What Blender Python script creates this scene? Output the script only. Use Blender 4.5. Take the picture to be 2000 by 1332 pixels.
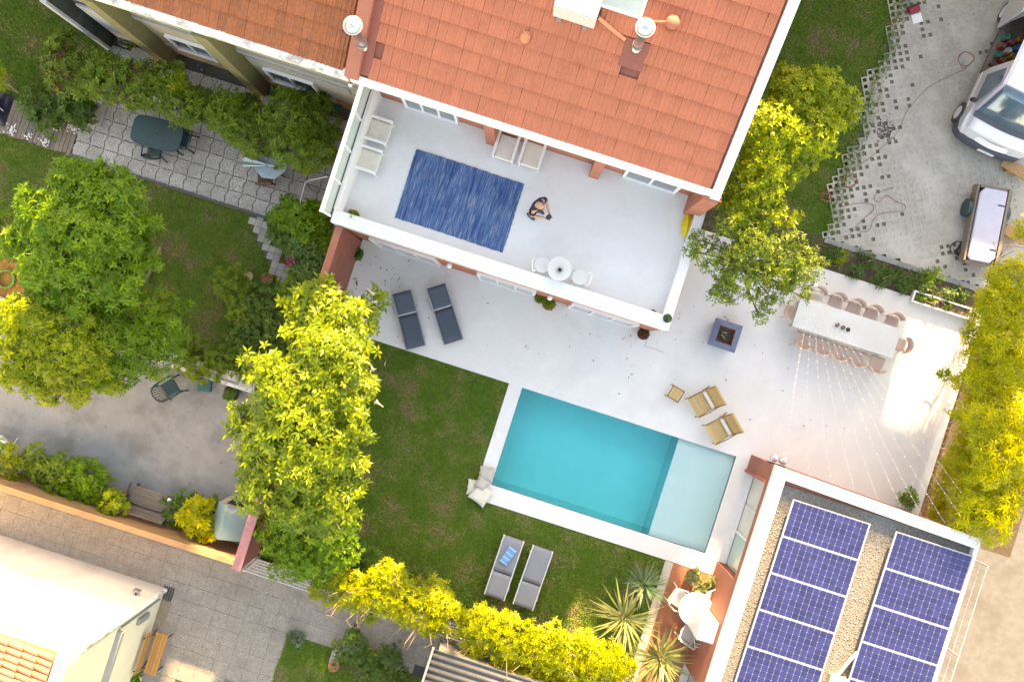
import bpy, math, random
import numpy as np
from mathutils import Matrix, Vector
random.seed(7); RNG = np.random.default_rng(7)
scene = bpy.context.scene
for o in list(bpy.data.objects): bpy.data.objects.remove(o)
COL = scene.collection
# ------------------------------------------------------------------ camera, light, exposure
# world axes follow the buildings: X along the pool, Y towards the tiled roof; the drone looks straight down
H = 27.0; F = 1782.0; A = math.radians(17.8); CA, SA = math.cos(A), math.sin(A)
cam = bpy.data.cameras.new('camera'); camo = bpy.data.objects.new('camera', cam); COL.objects.link(camo)
cam.sensor_width = 36; cam.lens = 36 * F / 2000; cam.clip_start = .1; cam.clip_end = 500
camo.location = (0, 0, H); camo.rotation_euler = (0, 0, A); scene.camera = camo
SUN_EL = math.radians(21.0); SUN_AZ = math.radians(-1.5)      # azimuth clockwise from +Y
w = bpy.data.worlds.new('World'); scene.world = w; w.use_nodes = True
nt = w.node_tree; bg = nt.nodes['Background']
sky = nt.nodes.new('ShaderNodeTexSky'); sky.sky_type = 'NISHITA'; sky.sun_disc = False
sky.sun_elevation = SUN_EL; sky.sun_rotation = SUN_AZ; sky.air_density = 1.0; sky.dust_density = 1.0; sky.ozone_density = 1.0
nt.links.new(sky.outputs[0], bg.inputs[0]); bg.inputs[1].default_value = .15
sl = bpy.data.lights.new('sun', 'SUN'); slo = bpy.data.objects.new('sun', sl); COL.objects.link(slo)
sl.energy = 3.6; sl.angle = math.radians(1.0); sl.color = (1, .86, .64)
sd = Vector((math.sin(SUN_AZ) * math.cos(SUN_EL), math.cos(SUN_AZ) * math.cos(SUN_EL), math.sin(SUN_EL)))
slo.rotation_euler = sd.to_track_quat('Z', 'Y').to_euler(); slo.location = sd * 60
vs = scene.view_settings; vs.view_transform = 'Standard'; vs.look = 'None'; vs.gamma = 1; vs.exposure = 2.83
vs.use_curve_mapping = False
vs.use_white_balance = True; vs.white_balance_temperature = 11500; vs.white_balance_tint = 16
# ------------------------------------------------------------------ helpers
def PX(px, py, z=0.0):                       # photo pixel -> point on the level z
    s = (H - z) / F; x = (px - 1000) * s; y = -(py - 666) * s
    return (x * CA - y * SA, x * SA + y * CA)
def P3(px, py, z=0.0): return PX(px, py, z) + (z,)
def lin(c):
    return tuple((x / 12.92 if x <= .04045 else ((x + .055) / 1.055) ** 2.4) for x in c)
class MB:
    def __init__(s): s.v = []; s.f = []; s.M = None
    def add(s, vs, fs):
        n = len(s.v)
        if s.M is not None: vs = [tuple(s.M @ Vector(p)) for p in vs]
        s.v += [tuple(p) for p in vs]; s.f += [tuple(i + n for i in q) for q in fs]; return s
    def box(s, x0, x1, y0, y1, z0, z1):
        return s.add([(x0,y0,z0),(x1,y0,z0),(x1,y1,z0),(x0,y1,z0),(x0,y0,z1),(x1,y0,z1),(x1,y1,z1),(x0,y1,z1)],
              [(0,3,2,1),(4,5,6,7),(0,1,5,4),(1,2,6,5),(2,3,7,6),(3,0,4,7)])
    def cbox(s, c, d, rz=0, rx=0, ry=0):
        m = Matrix.Translation(c) @ Matrix.Rotation(rz,4,'Z') @ Matrix.Rotation(ry,4,'Y') @ Matrix.Rotation(rx,4,'X')
        x,y,z = (k/2 for k in d)
        vs = [tuple(m @ Vector(p)) for p in [(-x,-y,-z),(x,-y,-z),(x,y,-z),(-x,y,-z),(-x,-y,z),(x,-y,z),(x,y,z),(-x,y,z)]]
        return s.add(vs, [(0,3,2,1),(4,5,6,7),(0,1,5,4),(1,2,6,5),(2,3,7,6),(3,0,4,7)])
    def prism(s, poly, z0, z1):
        a = sum(poly[i][0]*poly[(i+1)%len(poly)][1]-poly[(i+1)%len(poly)][0]*poly[i][1] for i in range(len(poly)))
        if a < 0: poly = poly[::-1]
        n = len(poly); vs = [(p[0],p[1],z0) for p in poly] + [(p[0],p[1],z1) for p in poly]
        return s.add(vs, [tuple(range(n-1,-1,-1)), tuple(range(n,2*n))] + [(i,(i+1)%n,n+(i+1)%n,n+i) for i in range(n)])
    def prismx(s, poly, x0, x1):             # poly in (y,z), extruded along x
        n = len(poly); vs = [(x0,p[0],p[1]) for p in poly] + [(x1,p[0],p[1]) for p in poly]
        return s.add(vs, [tuple(range(n-1,-1,-1)), tuple(range(n,2*n))] + [(i,(i+1)%n,n+(i+1)%n,n+i) for i in range(n)])
    def tube(s, pts, r, seg=6, r1=None):
        pts = [Vector(p) for p in pts]; n = len(pts); vs = []; fs = []
        for i, p in enumerate(pts):
            d = (pts[min(i+1,n-1)] - pts[max(i-1,0)]).normalized()
            a = d.cross(Vector((0,0,1)));
            if a.length < .1: a = d.cross(Vector((1,0,0)))
            a.normalize(); b = d.cross(a)
            rr = r if r1 is None else r + (r1 - r) * i / max(1, n-1)
            for k in range(seg):
                t = 2*math.pi*k/seg; vs.append(tuple(p + (a*math.cos(t) + b*math.sin(t)) * rr))
        for i in range(n-1):
            for k in range(seg):
                k2 = (k+1) % seg; fs.append((i*seg+k, i*seg+k2, (i+1)*seg+k2, (i+1)*seg+k))
        fs.append(tuple(range(seg))); fs.append(tuple((n-1)*seg + k for k in range(seg-1,-1,-1)))
        return s.add(vs, fs)
    def lathe(s, prof, c=(0,0,0), seg=16, closed=False):
        vs = []; fs = []; n = len(prof)
        for r, z in prof:
            for k in range(seg):
                t = 2*math.pi*k/seg; vs.append((c[0]+r*math.cos(t), c[1]+r*math.sin(t), c[2]+z))
        for i in range(n-1):
            for k in range(seg):
                k2 = (k+1) % seg; fs.append((i*seg+k, i*seg+k2, (i+1)*seg+k2, (i+1)*seg+k))
        fs.append(tuple(range(seg-1,-1,-1))); fs.append(tuple((n-1)*seg+k for k in range(seg)))
        return s.add(vs, fs)
    def ball(s, c, r, seg=10, ring=6):
        r = (r,r,r) if not isinstance(r, tuple) else r
        vs = []; fs = []
        for i in range(ring+1):
            t = math.pi*i/ring
            for k in range(seg):
                q = 2*math.pi*k/seg
                vs.append((c[0]+r[0]*math.sin(t)*math.cos(q), c[1]+r[1]*math.sin(t)*math.sin(q), c[2]-r[2]*math.cos(t)))
        for i in range(ring):
            for k in range(seg):
                k2 = (k+1)%seg; fs.append((i*seg+k, i*seg+k2, (i+1)*seg+k2, (i+1)*seg+k))
        return s.add(vs, fs)
    def grid(s, fn, nx, ny):                 # fn(i/nx, j/ny) -> point
        vs = [fn(i/nx, j/ny) for j in range(ny+1) for i in range(nx+1)]
        return s.add(vs, [(j*(nx+1)+i, j*(nx+1)+i+1, (j+1)*(nx+1)+i+1, (j+1)*(nx+1)+i) for j in range(ny) for i in range(nx)])
    def build(s, name, m, parent=None, world=False, smooth=False, bevel=0, kind=None, solid=0, sub=0):
        vs = s.v
        if world and parent is not None:
            l = parent.location
            if parent.parent is not None: l = l + parent.parent.location
            vs = [(p[0]-l[0], p[1]-l[1], p[2]-l[2]) for p in vs]
        me = bpy.data.meshes.new(name); me.from_pydata(vs, [], s.f); me.update()
        if smooth: me.polygons.foreach_set('use_smooth', [True]*len(me.polygons))
        return mobj(name, me, m, parent, bevel, kind, solid, sub)
def mobj(name, me, m=None, parent=None, bevel=0, kind=None, solid=0, sub=0):
    if m is not None: me.materials.append(m)
    o = bpy.data.objects.new(name, me); COL.objects.link(o)
    if parent is not None: o.parent = parent
    if solid:
        b = o.modifiers.new('solid','SOLIDIFY'); b.thickness = solid; b.offset = 0
    if sub:
        b = o.modifiers.new('sub','SUBSURF'); b.levels = sub; b.render_levels = sub
    if bevel:
        b = o.modifiers.new('bevel','BEVEL'); b.width = bevel; b.segments = 2; b.limit_method = 'ANGLE'
    if kind: o['kind'] = kind
    return o
def tag(o, label, cat, group=None):
    o['label'] = label; o['category'] = cat
    if group: o['group'] = group
    return o
def thing(name, label, cat, loc=(0,0,0), rz=0, group=None):
    o = bpy.data.objects.new(name, None); COL.objects.link(o); o.location = loc; o.rotation_euler = (0,0,rz)
    o.empty_display_size = .2
    return tag(o, label, cat, group)
def inst(name, me, parent, loc, rot=(0,0,0), sc=None):
    o = bpy.data.objects.new(name, me); COL.objects.link(o); o.parent = parent
    o.location = loc; o.rotation_euler = rot
    if sc: o.scale = sc
    return o
def copy_tree(o, parent=None):
    c = o.copy(); COL.objects.link(c); c.parent = parent
    for ch in list(o.children): copy_tree(ch, c)
    return c
def place(root, loc, rz, label=None):
    c = copy_tree(root); c.location = loc; c.rotation_euler = (0,0,rz)
    if label: c['label'] = label
    return c
def struct(mb, name, m, **k): return mb.build(name, m, kind='structure', **k)
# ------------------------------------------------------------------ materials
MATS = {}
def mat(name, col, rough=.6, var=.12, scale=3.0, bump=0.0, bscale=40, metal=0, rand=0, col2=None, thr=(.5,.62), s2=1.5,
        col3=None, thr3=(.55,.65), s3=6, spec=.5, coat=0, stretch=None, detail=6, trans=0, emit=0, alpha=1):
    m = bpy.data.materials.new(name); m.use_nodes = True; MATS[name] = m
    t = m.node_tree; N = t.nodes; L = t.links; p = N['Principled BSDF']
    geo = N.new('ShaderNodeNewGeometry'); vec = geo.outputs['Position']
    if stretch:
        mp = N.new('ShaderNodeVectorMath'); mp.operation = 'MULTIPLY'; mp.inputs[1].default_value = stretch
        L.new(vec, mp.inputs[0]); vec = mp.outputs[0]
    def noise(sc, d=detail):
        n = N.new('ShaderNodeTexNoise'); n.inputs['Scale'].default_value = sc; n.inputs['Detail'].default_value = d
        n.inputs['Roughness'].default_value = .62; L.new(vec, n.inputs['Vector']); return n.outputs['Fac']
    def ramp(fac, a, b, ca, cb):
        r = N.new('ShaderNodeValToRGB'); r.color_ramp.elements[0].position = a; r.color_ramp.elements[1].position = b
        r.color_ramp.elements[0].color = ca; r.color_ramp.elements[1].color = cb; L.new(fac, r.inputs[0]); return r.outputs[0]
    def mix(fac, a, b, mode='MIX'):
        x = N.new('ShaderNodeMix'); x.data_type = 'RGBA'; x.blend_type = mode
        if isinstance(fac, float): x.inputs[0].default_value = fac
        else: L.new(fac, x.inputs[0])
        for i, q in ((6, a), (7, b)):
            if isinstance(q, tuple): x.inputs[i].default_value = q
            else: L.new(q, x.inputs[i])
        return x.outputs[2]
    lo = tuple(max(0, c*(1-var)) for c in col) + (1,); hi = tuple(min(1, c*(1+var)) for c in col) + (1,)
    c = ramp(noise(scale), .3, .7, lo, hi)
    if col2: c = mix(ramp(noise(s2), thr[0], thr[1], (0,0,0,1), (1,1,1,1)), c, tuple(col2)+(1,))
    if col3: c = mix(ramp(noise(s3), thr3[0], thr3[1], (0,0,0,1), (1,1,1,1)), c, tuple(col3)+(1,))
    if rand:
        oi = N.new('ShaderNodeObjectInfo'); mr = N.new('ShaderNodeMapRange')
        mr.inputs['To Min'].default_value = 1-rand; mr.inputs['To Max'].default_value = 1+rand
        L.new(oi.outputs['Random'], mr.inputs['Value'])
        cc = N.new('ShaderNodeCombineColor')
        for i in range(3): L.new(mr.outputs[0], cc.inputs[i])
        c = mix(1.0, c, cc.outputs[0], 'MULTIPLY')
    L.new(c, p.inputs['Base Color'])
    p.inputs['Roughness'].default_value = rough; p.inputs['Metallic'].default_value = metal
    p.inputs['Specular IOR Level'].default_value = spec; p.inputs['Coat Weight'].default_value = coat
    if bump:
        b = N.new('ShaderNodeBump'); b.inputs['Strength'].default_value = bump; b.inputs['Distance'].default_value = .02
        L.new(noise(bscale, 4), b.inputs['Height']); L.new(b.outputs[0], p.inputs['Normal'])
    if trans: p.inputs['Transmission Weight'].default_value = trans
    if alpha < 1: p.inputs['Alpha'].default_value = alpha
    return m
def leafmat(name, c_lo, c_hi, rough=.45, transl=.45):
    m = bpy.data.materials.new(name); m.use_nodes = True; MATS[name] = m
    t = m.node_tree; N = t.nodes; L = t.links; p = N['Principled BSDF']; out = N['Material Output']
    at = N.new('ShaderNodeAttribute'); at.attribute_name = 'tint'
    r = N.new('ShaderNodeValToRGB'); r.color_ramp.elements[0].color = tuple(c_lo)+(1,); r.color_ramp.elements[1].color = tuple(c_hi)+(1,)
    L.new(at.outputs['Fac'], r.inputs[0]); L.new(r.outputs[0], p.inputs['Base Color']); p.inputs['Roughness'].default_value = rough
    p.inputs['Specular IOR Level'].default_value = .35
    tr = N.new('ShaderNodeBsdfTranslucent'); L.new(r.outputs[0], tr.inputs[0])
    mx = N.new('ShaderNodeMixShader'); mx.inputs[0].default_value = transl
    L.new(p.outputs[0], mx.inputs[1]); L.new(tr.outputs[0], mx.inputs[2]); L.new(mx.outputs[0], out.inputs[0])
    return m
white_deck = mat('deck_microcement', (.70,.69,.68), .45, .05, 1.2, .05, 60, col2=(.64,.63,.62), thr=(.52,.75), s2=.7, col3=(.56,.54,.52), thr3=(.62,.8), s3=3.5)
terr_floor = mat('terrace_microcement', (.70,.695,.685), .45, .05, 1.0, .05, 60, col2=(.62,.62,.61), thr=(.5,.75), s2=.8, col3=(.57,.56,.55), thr3=(.68,.8), s3=3)
white_paint = mat('white_paint', (.70,.70,.70), .5, .03, 2, col2=(.60,.60,.59), thr=(.55,.8), s2=2.2, col3=(.52,.51,.49), thr3=(.66,.8), s3=5)
white_wall = mat('white_render_wall', (.72,.69,.64), .7, .06, 1.2, .2, 25, col2=(.58,.54,.48), thr=(.5,.7), s2=.9, stretch=(1,1,.35))
dirty_white = mat('stained_white', (.66,.65,.62), .7, .12, 5, .2, 40, col2=(.34,.32,.29), thr=(.5,.62), s2=4)
salmon = mat('salmon_render', (.38,.125,.08), .75, .06, 2.5, .25, 50, col2=(.32,.10,.068), thr=(.5,.7), s2=1.2)
darksalmon = mat('brick_red_render', (.27,.08,.058), .75, .08, 2.5, .25, 50, col2=(.22,.062,.05), thr=(.45,.7), s2=1.1)
tile_new = mat('new_roof_tile', (.49,.145,.078), .6, .05, 6, .12, 90, rand=.05, col2=(.43,.12,.062), thr=(.55,.72), s2=2.4, col3=(.58,.26,.17), thr3=(.68,.76), s3=7)
tile_old = mat('old_roof_tile', (.33,.095,.035), .8, .16, 12, .3, 90, rand=.12, col2=(.22,.085,.05), thr=(.5,.66), s2=7, col3=(.44,.36,.27), thr3=(.70,.74), s3=9)
tile_bright = mat('clay_barrel_tile', (.58,.22,.12), .7, .1, 10, .2, 60, rand=.16)
glass = mat('window_glass', (.05,.08,.09), .05, .2, 1, spec=.8, coat=.5)
frost = mat('frosted_glass', (.55,.64,.60), .25, .06, 2, alpha=.8)
metal_white = mat('white_metal', (.75,.75,.76), .35, .04)
steel = mat('brushed_steel', (.62,.63,.65), .25, .08, 8, metal=.9)
dark_metal = mat('dark_metal', (.035,.035,.04), .45, .15)
grey_metal = mat('grey_metal', (.3,.31,.32), .4, .1, metal=.4)
black_plastic = mat('black_plastic', (.015,.015,.018), .4, .1)
grass_soil = mat('lawn_soil', (.065,.11,.012), .95, .3, 9, .6, 60, col2=(.13,.10,.05), thr=(.56,.7), s2=1.1)
soil = mat('garden_soil', (.085,.062,.042), .95, .35, 8, .8, 40, col2=(.15,.125,.09), thr=(.55,.65), s2=5)
concrete_yard = mat('yard_concrete', (.26,.265,.27), .85, .12, 2.2, .3, 50, col2=(.175,.178,.18), thr=(.48,.66), s2=.9, col3=(.15,.145,.14), thr3=(.62,.7), s3=7)
paver_mat = mat('patio_slab', (.36,.345,.325), .85, .14, 9, .35, 70, rand=.14, col2=(.28,.265,.25), thr=(.5,.66), s2=2)
joint_dark = mat('joint_sand', (.10,.095,.085), .95, .3, 20)
road_mat = mat('beige_road', (.145,.143,.138), .9, .14, 5, .3, 60, col2=(.118,.115,.11), thr=(.48,.66), s2=1.4, col3=(.10,.096,.09), thr3=(.6,.7), s3=.8)
bark = mat('bark', (.20,.155,.11), .9, .25, 20, .5, 60)
twig = mat('dry_twig', (.36,.24,.14), .85, .2, 20)
terracotta = mat('terracotta', (.42,.16,.085), .75, .12, 12, .15, 60)
teal_plastic = mat('dark_green_plastic', (.018,.055,.058), .45, .12, 6)
wood_honey = mat('honey_bamboo', (.56,.36,.15), .55, .18, 25, .15, 60, rand=.14, stretch=(1,1,1))
wood_dark = mat('dark_bamboo_pole', (.26,.13,.06), .55, .2, 25)
wood_old = mat('weathered_wood', (.20,.165,.135), .85, .25, 14, .3, 60, rand=.15)
wood_orange = mat('varnished_pine', (.43,.20,.055), .5, .18, 16, .1, 60, rand=.12)
slate_fabric = mat('slate_sling_fabric', (.060,.082,.115), .8, .08, 60, .3, 300)
grey_fabric = mat('grey_sling_fabric', (.225,.24,.28), .8, .06, 60, .3, 300)
alu = mat('pale_aluminium', (.62,.64,.66), .4, .04)
cream_fabric = mat('cream_cushion', (.66,.62,.54), .9, .06, 6, .3, 60)
taupe_fabric = mat('taupe_pillow', (.47,.44,.40), .9, .08, 8, .3, 60)
pink_plastic = mat('dusty_pink_shell', (.58,.42,.36), .5, .05, 4)
table_grey = mat('pale_table_top', (.56,.565,.57), .45, .06, 2, .05, 60)
blue_metal = mat('blue_grey_steel', (.115,.145,.235), .5, .12, 5)
rust = mat('rusty_steel', (.20,.075,.04), .85, .3, 12, .3, 50)
ash = mat('ash', (.12,.10,.085), .95, .5, 18)
wire_mat = mat('pale_cable', (.55,.50,.42), .5, .05)
bulb_mat = mat('frosted_bulb', (.80,.76,.68), .2, .03)
orange_cable = mat('orange_cable', (.30,.105,.06), .5, .1)
van_paint = mat('silver_van_paint', (.55,.55,.60), .3, .03, 2, coat=.6)
van_white = mat('van_white_roof', (.70,.70,.76), .35, .02, 2, coat=.4)
van_grey = mat('van_bumper_plastic', (.055,.065,.085), .5, .1)
wind_glass = mat('windscreen_glass', (.06,.12,.17), .04, .25, 2, spec=.8, coat=.8)
skin = mat('skin', (.48,.25,.16), .5, .06, 20)
navy = mat('navy_cotton', (.022,.018,.055), .85, .15, 20, .3, 80)
denim = mat('dark_trousers', (.07,.085,.10), .85, .12, 20, .3, 80)
shoe_mat = mat('dark_shoe', (.05,.065,.075), .6, .1)
# ------------------------------------------------------------------ special materials
def cobble_mat(name, col, joint, sc, rand=.08, jw=(.0,.09)):
    m = mat(name, col, .85, .16, 5, 0, rand=rand, col2=tuple(c*.8 for c in col), thr=(.5,.65), s2=1.2)
    t = m.node_tree; N = t.nodes; L = t.links; p = N['Principled BSDF']
    g = N.new('ShaderNodeNewGeometry'); v = N.new('ShaderNodeTexVoronoi'); v.feature = 'DISTANCE_TO_EDGE'; v.inputs['Scale'].default_value = sc
    L.new(g.outputs['Position'], v.inputs['Vector'])
    r = N.new('ShaderNodeMapRange'); r.inputs['From Min'].default_value = jw[0]; r.inputs['From Max'].default_value = jw[1]
    L.new(v.outputs[0], r.inputs['Value'])
    src = p.inputs['Base Color'].links[0].from_socket
    x = N.new('ShaderNodeMix'); x.data_type = 'RGBA'; x.inputs[6].default_value = tuple(joint)+(1,)
    L.new(r.outputs[0], x.inputs[0]); L.new(src, x.inputs[7]); L.new(x.outputs[2], p.inputs['Base Color'])
    b = N.new('ShaderNodeBump'); b.inputs['Strength'].default_value = .6; b.inputs['Distance'].default_value = .01
    L.new(r.outputs[0], b.inputs['Height']); L.new(b.outputs[0], p.inputs['Normal'])
    return m
street_slab = cobble_mat('street_slab', (.335,.29,.25), (.19,.165,.142), 16, .02)
patio_slab = cobble_mat('patio_fan_slab', (.45,.435,.42), (.22,.21,.20), 16, .10)
rug_mat = mat('blue_woven_rug', (.045,.125,.285), .95, .6, 1, .4, 120, stretch=(30,1.6,1), col2=(.27,.32,.38), thr=(.52,.64), s2=1.3, col3=(.015,.065,.19), thr3=(.52,.62), s3=.6)
pool_paint = mat('pool_plaster', (.74,.77,.74), .6, .03, 1.5)
gravel_mat = mat('roof_gravel', (.185,.18,.172), .9, .35, 40, .5, 60, col2=(.12,.11,.10), thr=(.52,.6), s2=22)
stone_mat = mat('gravel_stone', (.20,.193,.182), .85, .6, 25)
stipple = mat('stippled_render', (.40,.345,.25), .9, .16, 22, .6, 60, col2=(.20,.17,.13), thr=(.60,.66), s2=26)
cornice_m = mat('grey_plaster_band', (.30,.30,.29), .8, .12, 5)
olive_m = mat('olive_pilaster', (.20,.17,.075), .85, .12, 6, .2, 60)
cream_wall = mat('cream_render', (.66,.60,.45), .75, .05, 1.5, .15, 40)
curtain = mat('pale_curtain_glass', (.62,.58,.47), .15, .1, 1.5, coat=.6)
green_glass = mat('green_tinted_glass', (.30,.48,.40), .08, .08, 1.5, coat=.6)
corr_mat = mat('grey_corrugated_sheet', (.055,.06,.066), .6, .2, 6, .15, 50)
def water_mat():
    m = bpy.data.materials.new('pool_water'); m.use_nodes = True
    N = m.node_tree.nodes; L = m.node_tree.links; N.remove(N['Principled BSDF']); out = N['Material Output']
    tr = N.new('ShaderNodeBsdfTransparent'); gl = N.new('ShaderNodeBsdfGlossy'); gl.inputs['Roughness'].default_value = .02
    fr = N.new('ShaderNodeFresnel'); fr.inputs[0].default_value = 1.22
    no = N.new('ShaderNodeTexNoise'); no.inputs['Scale'].default_value = 2.2; no.inputs['Detail'].default_value = 3
    g = N.new('ShaderNodeNewGeometry'); L.new(g.outputs['Position'], no.inputs['Vector'])
    b = N.new('ShaderNodeBump'); b.inputs['Strength'].default_value = .25; b.inputs['Distance'].default_value = .05
    L.new(no.outputs[0], b.inputs['Height']); L.new(b.outputs[0], gl.inputs['Normal']); L.new(b.outputs[0], fr.inputs['Normal'])
    mx = N.new('ShaderNodeMixShader'); L.new(fr.outputs[0], mx.inputs[0]); L.new(tr.outputs[0], mx.inputs[1]); L.new(gl.outputs[0], mx.inputs[2])
    L.new(mx.outputs[0], out.inputs['Surface'])
    va = N.new('ShaderNodeVolumeAbsorption'); va.inputs['Color'].default_value = (.0,.966,.986,1); va.inputs['Density'].default_value = 1.7
    L.new(va.outputs[0], out.inputs['Volume'])
    return m
WATER = water_mat()
def inframe(x, y, z=0, m=25):
    s = F / (H - z); px = 1000 + (x*CA + y*SA)*s; py = 666 + (x*SA - y*CA)*s
    return -m < px < 2000+m and -m < py < 1332+m
def sheet(name, polys, z, m):
    mb = MB()
    for p in polys:
        a = sum(p[i][0]*p[(i+1)%len(p)][1]-p[(i+1)%len(p)][0]*p[i][1] for i in range(len(p)))
        if a < 0: p = p[::-1]
        mb.add([(q[0],q[1],z) for q in p], [tuple(range(len(p)))])
    return struct(mb, name, m)
def R(x0,x1,y0,y1): return [(x0,y0),(x1,y0),(x1,y1),(x0,y1)]
# ------------------------------------------------------------------ ground levels
PX0,PX1,PY0,PY1 = .71,7.36,-4.23,-1.22
sheet('ground', [R(-120,PX0-.1,-120,120), R(PX1+.1,120,-120,120), R(PX0-.1,PX1+.1,-120,PY0-.1), R(PX0-.1,PX1+.1,PY1+.1,120)], -.08, soil)
sheet('lawn', [R(-5.13,.3,-8.45,-1.2), R(.3,6.42,-8.45,-4.77)], -.03, grass_soil)
sheet('side_lawn', [R(3.77,7.9,5.0,30)], -.03, grass_soil)
sheet('neighbour_lawn', [R(-22,-5.4,-3.66,1.25)], -.03, grass_soil)
sheet('front_lawn', [R(-24,-14.15,1.25,12)], -.03, grass_soil)
sheet('street_lawn', [R(-3.7,.55,-18,-10.25)], .01, grass_soil)
dk = MB()
for a in (R(-5.13,12.62,PY1,1.51), R(3.77,12.62,1.51,4.86), R(.3,PX0,-4.77,PY1), R(PX0,7.77,-4.77,PY0), R(PX1,7.77,PY0,PY1), R(7.77,12.62,-1.6,PY1)):
    dk.prism(a, -.16, 0)
struct(dk, 'pool_deck', white_deck)
sheet('garden_bed', [R(3.77,13.1,4.86,5.74)], -.02, soil)
sheet('hedge_bed', [R(13.1,16,-1.6,5.70)], -.02, soil)
sheet('road', [R(13.6,60,-60,-1.6), R(16,60,-1.6,5.7)], -.02, road_mat)
sheet('concrete_yard', [R(-22,-5.3,-8.2,-3.74)], .0, concrete_yard)
sheet('patio_tiles', [R(7.6,7.77,-9,-4.77), R(6.42,7.6,-9,-4.77)], -.01, terracotta)
struct(MB().box(6.3,6.55,-9,-4.79,-.05,.06), 'kerb', mat('pale_kerb',(.48,.44,.38),.8,.1), bevel=.01)
struct(MB().box(-14.15,-5.42,1.2,1.28,-.1,.03), 'patio_edge', joint_dark)
# pool basin
pb = MB(); D = -1.3; S = -.16
pb.add([(PX0,PY0,D),(5.62,PY0,D),(5.62,PY1,D),(PX0,PY1,D), (PX0,PY0,-.0),(PX1,PY0,0),(PX1,PY1,0),(PX0,PY1,0),
        (5.62,PY0,S),(PX1,PY0,S),(PX1,PY1,S),(5.62,PY1,S),(5.62,PY0,0),(5.62,PY1,0)],
       [(0,1,2,3),(0,3,7,4),(1,8,11,2),(8,9,10,11),(9,5,6,10),(0,4,12,1),(8,12,5,9),(3,2,13,7),(11,10,6,13)])
struct(pb, 'pool_basin', pool_paint)
e = .004; wl = -.07
wb = MB().add([(PX0+e,PY0+e,D+e),(5.62-e,PY0+e,D+e),(5.62-e,PY1-e,D+e),(PX0+e,PY1-e,D+e),
               (5.62-e,PY0+e,S+e),(PX1-e,PY0+e,S+e),(PX1-e,PY1-e,S+e),(5.62-e,PY1-e,S+e),
               (PX0+e,PY0+e,wl),(PX1-e,PY0+e,wl),(PX1-e,PY1-e,wl),(PX0+e,PY1-e,wl)],
              [(3,2,1,0),(1,2,7,4),(4,7,6,5),(8,9,10,11),(0,3,11,8),(5,6,10,9),(0,1,4,5,9,8),(2,3,11,10,6,7)])
struct(wb, 'pool_water', WATER)
# ------------------------------------------------------------------ paving pieces
def slab_mesh(name, s, t, m, jag=0, bev=.002):
    random.seed(3)
    if jag:
        e1 = [(k/5, random.uniform(-jag,jag) if 0<k<5 else 0) for k in range(5)]
        e2 = [(k/5, random.uniform(-jag,jag) if 0<k<5 else 0) for k in range(5)]
        g = .012
        p = [(a*s, b*s+g) for a,b in e1] + [(s-g+b*s, a*s) for a,b in e2] + [((1-a)*s, s-g+dict((round(1-q,3),r) for q,r in e1).get(round(a,3),0)*s) for a,_ in e1]
        p += [(b2*s+g, (1-a)*s) for a,b2 in [(q, dict((round(1-x,3),r) for x,r in e2).get(round(q,3),0)) for q,_ in e2]]
        mb = MB().prism([(x-s/2,y-s/2) for x,y in p], -t, 0)
    else:
        h = s/2-.002
        b = bev
        mb = MB().add([(-h,-h,-t),(h,-h,-t),(h,h,-t),(-h,h,-t),(-h,-h,-b),(h,-h,-b),(h,h,-b),(-h,h,-b),(-h+b,-h+b,0),(h-b,-h+b,0),(h-b,h-b,0),(-h+b,h-b,0)],
              [(0,1,5,4),(1,2,6,5),(2,3,7,6),(3,0,4,7),(4,5,9,8),(5,6,10,9),(6,7,11,10),(7,4,8,11),(8,9,10,11)])
    me = bpy.data.meshes.new(name); me.from_pydata(mb.v, [], mb.f); me.materials.append(m); return me
def pave(base, me, s, x0, x1, y0, y1, z, skip=None, margin=10):
    n = 0; rest = []
    for i in range(int((x1-x0)/s)):
        for j in range(int((y1-y0)/s)):
            x = x0+(i+.5)*s; y = y0+(j+.5)*s
            if skip and skip(x, y): continue
            if not inframe(x, y, z, margin): continue
            n += 1
            inst('paving_slab', me, base, (x, y, z+random.uniform(-.004,.003)), (random.uniform(-.006,.006), random.uniform(-.006,.006), random.uniform(-.008,.008)+ (0)))
    return n
street = sheet('street', [R(-40,-3.7,-40,-8.35), R(-3.7,13.6,-40,-8.45)], -.03, mat('street_joint',(.19,.17,.15),.95,.2,20))
n1 = pave(street, slab_mesh('street_slab', .46, .05, street_slab), .46, -17.0, 1.0, -14.4, -8.37, .012,
     lambda x,y: (x < -7.6 and y < -10.25) or (x > -3.72 and y < -10.3) or (x > -5.2 and y > -8.6) )
patio = sheet('patio', [R(-14.1,-5.42,1.28,5.06)], -.03, joint_dark)
n2 = pave(patio, slab_mesh('patio_slab', .43, .05, patio_slab, .07), .43, -14.1, -5.4, 1.28, 4.9, .01)
print('slabs', n1, n2)
# winding paver path through the flower bed
path = sheet('garden_path', [[PX(485,420),PX(512,425),PX(520,470),PX(552,520),PX(560,545),PX(530,520),PX(505,480)]], -.015, joint_dark)
pm = slab_mesh('path_paver', .2, .04, paver_mat)
for i in range(40):
    t = i/40; a = [(498,428),(510,455),(528,492),(545,525),(557,560)]
    k = min(3, int(t*4)); f_ = t*4-k; cx = a[k][0]+(a[k+1][0]-a[k][0])*f_ + random.uniform(-14,14); cy = a[k][1]+(a[k+1][1]-a[k][1])*f_+random.uniform(-6,6)
    x, y = PX(cx, cy); x = round(x/.205)*.205; y = round(y/.205)*.205
    if (x,y) in globals().setdefault('_pp', set()): continue
    _pp.add((x,y)); inst('path_paver', pm, path, (x, y, .005+random.uniform(-.004,.004)), (0,0,random.uniform(-.05,.05)))
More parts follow.
